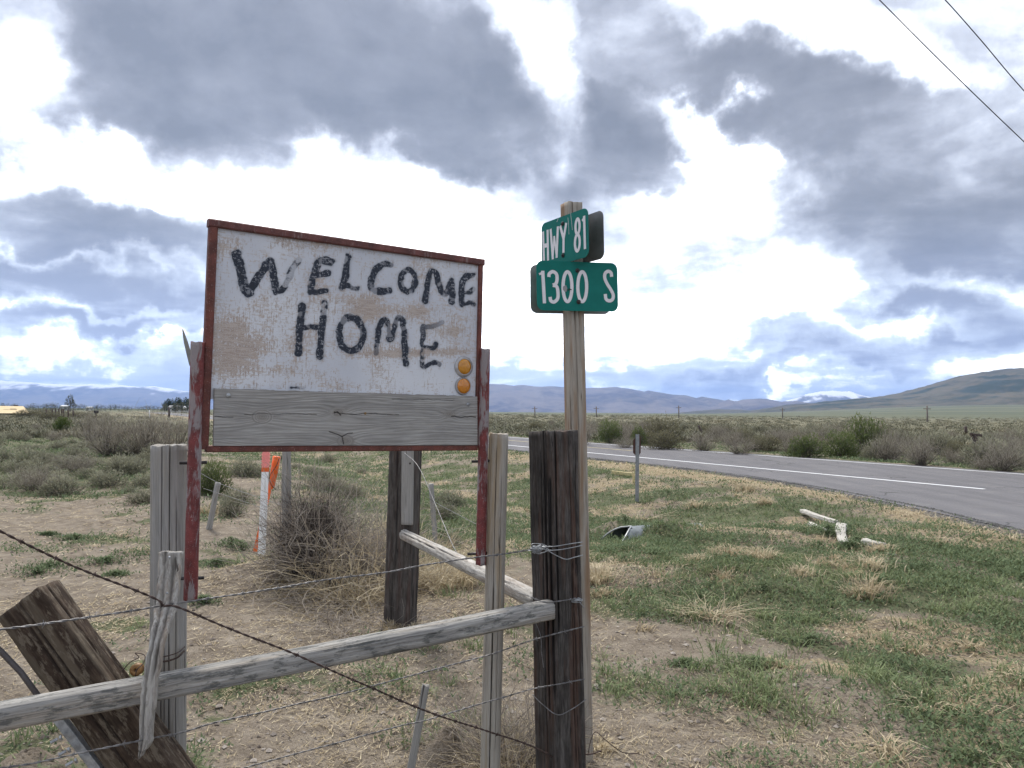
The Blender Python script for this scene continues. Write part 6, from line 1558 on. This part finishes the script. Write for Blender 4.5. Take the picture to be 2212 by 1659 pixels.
def leafcloud(n, rx, h, size, r_, shape=1.0, gap=.45, flat=.5, hbase=.12):
    """leaf-sized faces through a lobed dome-shaped crown, thinned by a lumpy noise"""
    q = r_.normal(size=(n * 3, 3)); q /= np.linalg.norm(q, axis=1)[:, None]; q[:, 2] = np.abs(q[:, 2]) * 1.1 - .12
    rad = r_.random(n * 3) ** .38
    lob = .72 + .5 * vn(np.arctan2(q[:, 1], q[:, 0]) * 1.6 + 9, q[:, 2] * 2.5 + shape * 5, 3)
    P_ = q * (rad * lob)[:, None]; lump = vn(P_[:, 0] * 4.2 + shape * 7, P_[:, 1] * 4.2 + P_[:, 2] * 4.7, 2)
    P_ = P_[lump > gap * .9][:n]; n = len(P_); tone = np.clip(-.1 + .55 * (P_[:, 2]) + .5 * np.linalg.norm(P_, axis=1) ** 2 + .35 * (r_.random(n) - .4), 0, 1)  # inner and lower leaves darker: the crown's own shade put into the tone
    P_ = P_ * [rx, rx, h]; P_[:, 2] += hbase * h
    d = P_ / (np.linalg.norm(P_, axis=1)[:, None] + 1e-6) + r_.normal(size=(n, 3)) * .7 + [0, 0, .5]; d /= np.linalg.norm(d, axis=1)[:, None]
    sdv = np.cross(d, r_.normal(size=(n, 3))); sdv /= np.linalg.norm(sdv, axis=1)[:, None]; s_ = (size * (.6 + .9 * r_.random(n)))[:, None]
    V = np.stack([P_ - sdv * s_ * .5 * flat, P_ + sdv * s_ * .5 * flat, P_ + d * s_], 1).reshape(-1, 3)
    return V, np.arange(3 * n).reshape(n, 3), np.repeat(tone, 3)
def proto(kind, seed):
    r_ = np.random.default_rng(seed)
    if kind == 'sage':
        st_ = stems(90, .10, .35, .62, (.4, 1.3), -.02, .006, 5, r_); lf = leafcloud(1500, .52, .50, .060, r_, seed, .42, .32)
        return (st_[:3], BARK), (lf, L_SAGE)
    if kind == 'grey':
        st_ = stems(130, .16, .7, 1.05, (.35, 1.4), -.01, .007, 6, r_, .16); tw = stems(900, .55, .2, .5, (.3, 1.5), -.02, .0035, 4, r_, .22)
        V = tw[0].copy(); P_ = tw[3]; base = P_[:, :1, :]; k = r_.integers(0, 130, len(P_)); j = r_.integers(2, 6, len(P_)); anchor = st_[3][k, j][:, None, :]
        V = (V.reshape(len(P_), -1, 3) - base + anchor).reshape(-1, 3)
        return (st_[:3], BARK), ((V, tw[1], tw[2]), L_DEADSH)
    if kind == 'grease':
        st_ = stems(80, .12, .6, .95, (.5, 1.4), -.02, .009, 5, r_); lf = leafcloud(2600, .72, .82, .075, r_, seed, .43, .35); return (st_[:3], BARK), (lf, L_GREASE)
    if kind == 'juniper':
        st_ = stems(40, .12, .4, .8, (.5, 1.4), -.02, .02, 5, r_); lf = leafcloud(2400, .55, .75, .08, r_, seed, .35, .5, .35); return (st_[:3], BARK), (lf, L_JUN)
    if kind == 'brown':
        st_ = stems(80, .14, .6, .95, (.5, 1.4), -.02, .009, 5, r_); lf = leafcloud(2300, .72, .82, .075, r_, seed, .43, .30); return (st_[:3], BARK), (lf, leafb)
leafb = leaf_mat('brown_green_leaves', (0.060, 0.058, 0.034), (0.20, 0.185, 0.115))
PROTO = {}
def get_proto(kind, seed):
    if (kind, seed) not in PROTO:
        (sv, sm), (lv, lm) = proto(kind, seed)
        ms = mesh_np('stem', sv[0], sv[1], False, {'tone': sv[2]}); ms.materials.append(sm)
        ml = mesh_np('foliage', lv[0], lv[1], False, {'tone': lv[2]}); ml.materials.append(lm); PROTO[(kind, seed)] = (ms, ml)
    return PROTO[(kind, seed)]
def bush(kind, seed, loc, sx, sz, label, group=None, name=None, rz=None, fol='foliage'):
    ms, ml = get_proto(kind, seed); e_ = empty(name or {'sage': 'sagebrush', 'grey': 'grey_shrub', 'grease': 'green_shrub', 'juniper': 'juniper_bush', 'brown': 'brown_shrub'}[kind], tuple(loc), label, 'shrub', group)
    e_.rotation_euler.z = rnd.random() * 6.28 if rz is None else rz; e_.scale = (sx, sx, sz)
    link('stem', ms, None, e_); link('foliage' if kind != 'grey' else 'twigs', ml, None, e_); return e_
def bush_px(kind, seed, px, pyb, wpx, hpx, label, group=None):
    g = G(px, pyb); k = g.y / FPX; w0 = {'sage': 1.0, 'grey': 1.7, 'grease': 1.35, 'juniper': 1.0, 'brown': 1.35}[kind]; h0 = {'sage': .56, 'grey': .95, 'grease': .86, 'juniper': 1.0, 'brown': .86}[kind]
    return bush(kind, seed, g - Vector((0, 0, .03)), wpx * k / w0, hpx * k / h0, label, group)
GR = 'brush along the far side of the highway'
for a in [
 ('grey', 1, 240, 984, 130, 78, 'tall grey bare shrub left of the sign, leftmost of three in the big clump'), ('grey', 2, 315, 988, 140, 92, 'largest grey bare shrub, centre of the clump left of the sign'), ('grey', 3, 372, 982, 110, 84, 'grey bare shrub of the big clump, nearest the left grey post'),
 ('grey', 4, 205, 960, 110, 66, 'grey bare shrub standing just behind the small green juniper'),
 ('juniper', 1, 135, 938, 34, 38, 'small bright green juniper on a short trunk at far left'),
 ('grease', 1, 462, 1068, 78, 76, 'dark green shrub seen under the sign by the left red pipe'), ('sage', 1, 500, 1118, 62, 56, 'round sagebrush right of the short pale leaning post'), ('sage', 2, 525, 1030, 80, 44, 'sagebrush close under the lower left of the sign'),
 ('sage', 3, 962, 1122, 64, 46, 'bluish sagebrush in the grass beside the thin leaning post'), ('sage', 4, 690, 1058, 90, 34, 'low sagebrush behind the top of the tumbleweed pile'), ('sage', 1, 980, 1178, 44, 34, 'small bluish sagebrush nearest the brace pole'),
 ('grease', 2, 1318, 957, 62, 48, 'bright green bush just right of the street sign post beyond the road'), ('brown', 1, 1432, 958, 92, 58, 'tallest brown-green bush beyond the delineator'), ('grease', 3, 1378, 962, 40, 44, 'green bush directly behind the delineator'), ('brown', 2, 1435, 972, 80, 40, 'low dark bush at the road edge right of the delineator'),
 ('grease', 1, 1872, 984, 98, 82, 'biggest green bush beyond the highway, below the long hill'), ('grease', 2, 1815, 990, 80, 56, 'green bush touching the left side of the biggest one'), ('grease', 3, 1740, 988, 90, 50, 'low green bush at the road edge, left of the biggest one'), ('brown', 1, 1660, 975, 80, 36, 'low brownish bush at the middle of the far roadside'), ('grey', 1, 1920, 998, 90, 62, 'dark grey bare shrub just right of the biggest green bush'),
 ('grey', 2, 1990, 1006, 100, 58, 'bare shrub with upright stems at the far road edge'), ('brown', 2, 2065, 992, 60, 38, 'brown-green bush below the leaning dark post'), ('grey', 3, 2165, 1018, 110, 66, 'bare grey shrub with thick forked stems at the right edge'), ('grey', 4, 2120, 1014, 60, 26, 'low tangle of bare branches beside the shrub at the right edge'),
 ('grey', 2, 1520, 975, 80, 40, 'grey bare shrub right of the low dark bush'), ('grey', 4, 1600, 982, 90, 40, 'purplish bare shrub in the middle of the far roadside'), ('grey', 1, 1260, 962, 50, 40, 'bare shrub half hidden behind the street sign post'), ('grey', 3, 1350, 968, 60, 24, 'low grey brush between the two green bushes by the street sign post')]:
    bush_px(*a)
# scattered sagebrush, each one a plant of its own
def scatter(n, test, label, group, kinds, r0, r1, a0, a1, sc=(.7, 1.25), mind=.5, p=1.0, hs=1.0):
    done = []; tries = 0
    while len(done) < n and tries < n * 40:
        tries += 1; x, y, r = polar(1, r0, r1, a0, a1, p); x, y = float(x[0]), float(y[0])
        if not test(x, y): continue
        if any((x - a) ** 2 + (y - b_) ** 2 < mind ** 2 for a, b_ in done): continue
        done.append((x, y)); k = rnd.choice(kinds); s_ = rnd.uniform(*sc) * (.6 if k[0] in ('grey', 'grease', 'brown') else 1)
        size = 'small' if s_ < (.65 if k[0] == 'sage' else .5) else 'broad' if s_ > (1.0 if k[0] == 'sage' else .8) else 'middling'
        what = {'sage': 'grey-green sagebrush', 'grey': 'bare grey twiggy shrub', 'grease': 'green bush', 'brown': 'brownish leafy bush'}[k[0]]
        dist = 'nearer' if y < (r0 + 9) else 'distant' if y > r1 * .62 else None
        bush(k[0], k[1], (x, y, float(H(x, y)) - .04), s_, s_ * rnd.uniform(.8, 1.15) * hs, ' '.join(q for q in (size, dist, what, label) if q), group)
S4 = [('sage', i) for i in (1, 2, 3, 4)]
scatter(170, lambda x, y: st(x, y)[0] < 2.0 and y > 11.5 + 3.0 * float(fbm(x * .2, y * .2, 2, 1)) - .12 * x and not (y < 15 and x > -6), 'on the flat left of the sign', 'sagebrush on the flat left of the sign', S4 + S4 + [('grey', 1), ('grey', 3)], 14, 70, -42, -6, (.4, 1.15), .72, 1.0, .8)
scatter(18, lambda x, y: 1.5 < st(x, y)[0] < 13 and y > 12, 'in the green ditch behind the sign', 'sagebrush in the ditch behind the sign', S4, 13, 60, -24, -4, (.4, .7), 1.2)
scatter(150, lambda x, y: st(x, y)[0] > 24.6 and st(x, y)[0] < 55, 'beyond the highway', GR, S4 + [('grey', 1), ('grey', 2), ('grey', 4), ('brown', 2), ('brown', 1)], 24, 100, -8, 42, (.6, 1.9), .8)
# the sagebrush plain farther out: too many to count
def far_sage():
    V = []; n = 15000; x, y, r = polar(n, 46, 520, p=.55); s, t_ = st(x, y); ok = ((s > 25) | (s < 1) | ((s < 12) & (r > 55) & (rng.random(n) < .3))) & ((s < 14) | (s > 24.5)); ok &= rng.random(n) < (.35 + .9 * fbm(x * .03, y * .012, 3, 2)); x, y, r = x[ok], y[ok], r[ok]; n = len(x)
    npc = 34; k = np.repeat(np.arange(n), npc); q = len(k); sz = (.30 + .34 * rng.random(n) + .0008 * r)[k]
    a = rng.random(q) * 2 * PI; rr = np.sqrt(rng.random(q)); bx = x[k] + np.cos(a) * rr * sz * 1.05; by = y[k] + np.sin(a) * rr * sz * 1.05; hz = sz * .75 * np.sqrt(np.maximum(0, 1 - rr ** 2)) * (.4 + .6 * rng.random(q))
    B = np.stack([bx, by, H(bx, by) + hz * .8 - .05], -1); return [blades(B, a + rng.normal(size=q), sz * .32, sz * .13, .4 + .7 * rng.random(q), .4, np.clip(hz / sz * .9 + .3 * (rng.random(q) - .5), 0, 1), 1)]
def far_mat():
    m, nt, b = mat_new('far_sage_leaves'); t = NT(nt); P = t.pos(); tn = t.attr('tone').outputs['Fac']
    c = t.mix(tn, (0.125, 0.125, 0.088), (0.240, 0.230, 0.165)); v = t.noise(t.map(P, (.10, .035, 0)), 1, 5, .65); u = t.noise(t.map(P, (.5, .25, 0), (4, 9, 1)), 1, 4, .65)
    c = t.mix(t.rng(v, .5, .66, 0, .65), c, (0.26, 0.22, 0.145)); c = t.mix(t.rng(u, .5, .64, 0, .5), c, (0.085, 0.095, 0.058)); c = t.mix(t.rng(u, .46, .36, 0, .5), c, (0.16, 0.135, 0.108))
    t.link(c, b.inputs['Base Color']); b.inputs['Roughness'].default_value = 1; b.inputs['Specular IOR Level'].default_value = .05; return m
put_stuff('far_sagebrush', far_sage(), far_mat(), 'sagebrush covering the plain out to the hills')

# --- the tumbleweed pile round the knotty post
def pile(name, label, items, cat='brush'):
    c = G(*items[0][1]); e_ = empty(name, tuple(c), label, cat)
    for (pn, (px, py), n, br, L0, L1, el, dr, w, mat, scl, wig, sd_) in items:
        r_ = np.random.default_rng(sd_); v, f, tn, _ = stems(n, br, L0, L1, el, dr, w, 7, r_, wig); v = v * np.array(scl); g = G(px, py); v[:, 0] += g.x - c.x; v[:, 1] += g.y - c.y; v[:, 2] = np.maximum(v[:, 2], -.01) + g.z - c.z
        o = link(pn, mesh_np(pn, v, f, False, {'tone': tn}), mat, e_); o['kind'] = 'stuff'
    return e_
pile('tumbleweed_pile', 'tangled pile of dead tumbleweed against the knotty grey post', [
 ('dark_twigs', (676, 1225), 2300, .16, .45, 1.0, (.3, 1.5), .05, .0036, L_DARK, (.62, .8, 1.1), .5, 1),
 ('dark_twigs', (730, 1250), 600, .20, .3, .6, (.1, 1.4), .08, .0032, L_DARK, (1, 1, .9), .5, 9),
 ('grey_twigs', (668, 1222), 520, .22, .6, 1.3, (.3, 1.5), .02, .0032, L_TWIG, (.75, 1, 1.15), .42, 2),
 ('pale_stems', (752, 1245), 1100, .36, .6, 1.3, (.1, 1.5), .05, .0034, L_TWIG, (1.0, 1, .95), .46, 3),
 ('pale_stems', (785, 1290), 900, .38, .45, 1.1, (.1, 1.4), .09, .0032, L_STRAW, (1, 1, .8), .46, 4),
 ('pale_stems', (720, 1300), 500, .38, .35, .75, (.0, 1.0), .15, .0030, L_TWIG, (1, 1, .6), .46, 5),
 ('pale_stems', (790, 1350), 600, .42, .35, .75, (.0, .8), .14, .0028, L_TWIG, (1, 1, .5), .46, 6)])
pile('dry_brush', 'dry twiggy brush caught between the slim post and the tie post', [
 ('twigs', (1105, 1650), 650, .16, .25, .6, (.2, 1.5), .08, .0015, L_TWIG, (1, 1, .95), .34, 11), ('twigs', (1120, 1668), 450, .14, .2, .5, (.1, 1.3), .08, .0014, L_STRAW, (1, 1, .9), .34, 12), ('dark_twigs', (1110, 1680), 260, .13, .15, .4, (.1, 1.2), .1, .0016, L_DARK, (1, 1, .7), .34, 13)])
pile('dry_brush', 'grey twigs spread beside the dirt lump right of the stake', [('twigs', (1000, 1610), 260, .18, .2, .45, (.0, 1.0), .12, .0014, L_TWIG, (1, 1, .7), .34, 14)])
pile('dead_weed', 'flattened dead weed with pale stems in the grass right of the posts', [('stems', (1535, 1325), 130, .14, .25, .55, (.0, .7), .09, .0026, L_STRAW, (1.2, 1, .7), .22, 15), ('stems', (1500, 1335), 90, .14, .2, .45, (.0, .6), .1, .0024, L_TWIG, (1.2, 1, .6), .22, 16)])
pile('dead_weed', 'dead branching stalks leaning out of the culvert mouth', [('stems', (1385, 1122), 34, .12, .25, .5, (.2, 1.2), .03, .006, L_STRAW, (1.4, 1, .8), .12, 17)])
# straw tuft hanging round the rail end and tall dry stalks behind the brace
pile('dry_brush', 'tall dry grass leaning under the brace pole', [('stems', (950, 1265), 170, .3, .3, .6, (.5, 1.4), .06, .0030, L_STRAW, (1, 1, 1), .1, 18), ('stems', (900, 1235), 120, .25, .3, .6, (.5, 1.4), .06, .0034, L_STRAW, (1, 1, 1), .1, 19)])
# --- lumps of dug earth
def lump(px, py, rx, h, label, seed):
    g = G(px, py); n = 34; th = np.linspace(0, 2 * PI, n, endpoint=False); V = []; F = []
    R_ = 16
    for j in range(R_ + 1):
        q = j / R_
        for a in th:
            rr = rx * q * (1 + .35 * (float(vn(math.cos(a) * 2 + seed, math.sin(a) * 2, 2)) - .5)); x = math.cos(a) * rr; y = math.sin(a) * rr
            z = h * (1 - q ** 2.2) * (1 + .7 * (float(fbm(x * 22 + seed, y * 22, 3, 4)) - .5)) - .02 * q + .03 * (float(fbm(x * 60, y * 60, 2, 1)) - .5) * (1 - q)
            V.append((x, y, z))
    for j in range(R_):
        for k in range(n): a = j * n + k; b_ = j * n + (k + 1) % n; F.append((a, a + n, b_ + n, b_))
    V = np.array(V); z_ = np.zeros(len(V)); o = link('earth_lump', mesh_np('earth_lump', V, np.array(F), True, {'green': z_, 'straw': z_, 'gravel': z_}), M_SOIL); o.location = g; tag(o, label, 'earth')
lump(965, 1655, .14, .16, 'rough lump of dug earth beside the stake at the bottom edge', 3); lump(992, 1585, .07, .06, 'smaller clod behind the dug earth lump', 8); lump(60, 1668, .16, .09, 'low clod of earth under the leaning beam', 12)
# --- trees on the left horizon
def tree(px, pyb, pyt, wpx, D, mat, label, seed, n=900, group=None, trunk=.35, sparse=.45, name='tree'):
    b_ = U(px, pyb, D); hgt = (pyb - pyt) / FPX * D; w = wpx / FPX * D; r_ = np.random.default_rng(seed); e_ = empty(name, tuple(b_), label, 'tree', group)
    v, f, tn = leafcloud(n, w / 2 * 1.15, hgt * (1 - trunk) * .95, hgt * .07, r_, seed, sparse, .7, 0); v[:, 2] += hgt * trunk
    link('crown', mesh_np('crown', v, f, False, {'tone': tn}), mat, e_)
    mb = MB(); mb.tube([b_ + Vector((0, 0, -4)), b_ + Vector((.1, 0, hgt * .3)), b_ + Vector((0, 0, hgt * .75))], [hgt * .035 + .05, hgt * .028, hgt * .01], 7)
    for i in range(4): a = i * 1.6 + seed; mb.tube([b_ + Vector((0, 0, hgt * (.3 + .08 * i))), b_ + Vector((math.cos(a) * w * .3, math.sin(a) * w * .3, hgt * (.6 + .06 * i)))], [hgt * .016, hgt * .005], 5)
    mb.build('trunk', BARK, e_, True)
tree(151, 884, 850, 17, 300, L_TREE, 'tall bare-limbed tree standing alone on the left horizon', 5, 260, trunk=.3, sparse=.62)
tree(158, 884, 868, 14, 300, L_TREE, 'small bare tree at the foot of the tall lone tree', 6, 200)
for i, (px, w, t_, c, sd_) in enumerate(((364, 26, 858, L_CONI, 21), (384, 24, 857, L_CONI, 22), (402, 26, 858, L_CONI, 23), (356, 16, 872, L_TREE, 24), (378, 14, 868, L_TREE, 25), (391, 18, 866, L_TREE, 26), (410, 20, 862, L_TREE, 27))):
    tree(px, 888, t_, w, 345 if c is L_CONI else 325, c, ('leftmost dark tree of the grove behind the grey shed', 'middle dark tree of the grove behind the grey shed', 'dark tree of the grove nearest the left red pipe', 'small olive tree at the left end of the grove', 'low olive tree just behind the grey shed', 'rounded olive tree right of the grey shed', 'olive tree half hidden by the left red pipe')[i], sd_, 1500 if c is L_CONI else 800, trunk=.1, sparse=.3)
for i in range(46):
    px = -60 + i * 9.6 + rnd.uniform(-4, 4)
    if 352 < px < 412: continue
    h_ = rnd.uniform(5, 11) * (1.25 if 60 < px < 140 or px < 40 else 1) * (.75 if px > 260 else 1)
    tree(px, 886, 881 - h_, rnd.uniform(14, 26), rnd.uniform(360, 560), L_TREE, 'low bushy tree in the line along the left horizon', 100 + i, 320, 'line of low trees along the left horizon', .08, .32)
for px, pyb, w, h_ in ((60, 896, 60, 18), (95, 893, 50, 16), (30, 884, 24, 9), (170, 897, 46, 14), (110, 900, 60, 16)):
    bush_px('brown', 1, px, pyb + 6, w, h_, 'dark bush beside the old corral posts at far left', 'dark bushes by the old corral posts')
# tan stubble field at far left
m, nt, b = mat_new('stubble'); t = NT(nt); P = t.pos(); t.link(t.mix(t.rng(t.noise(P, .12, 4, .6), .3, .7), (0.42, 0.32, 0.17), (0.56, 0.44, 0.26)), b.inputs['Base Color']); b.inputs['Roughness'].default_value = 1; M_STUB = m
V = [U(x, y, D_) for x, y, D_ in ((-260, 893, 150), (64, 894, 150), (50, 884, 330), (-300, 883, 330))]
V = [(v.x, v.y, float(H(v.x, v.y)) + .35 + (0 if i < 2 else 1.8)) for i, v in enumerate(V)]; tag(link('stubble_field', mesh_np('stubble_field', V, np.array([(0, 1, 2, 3)]), False), M_STUB), kind='structure')
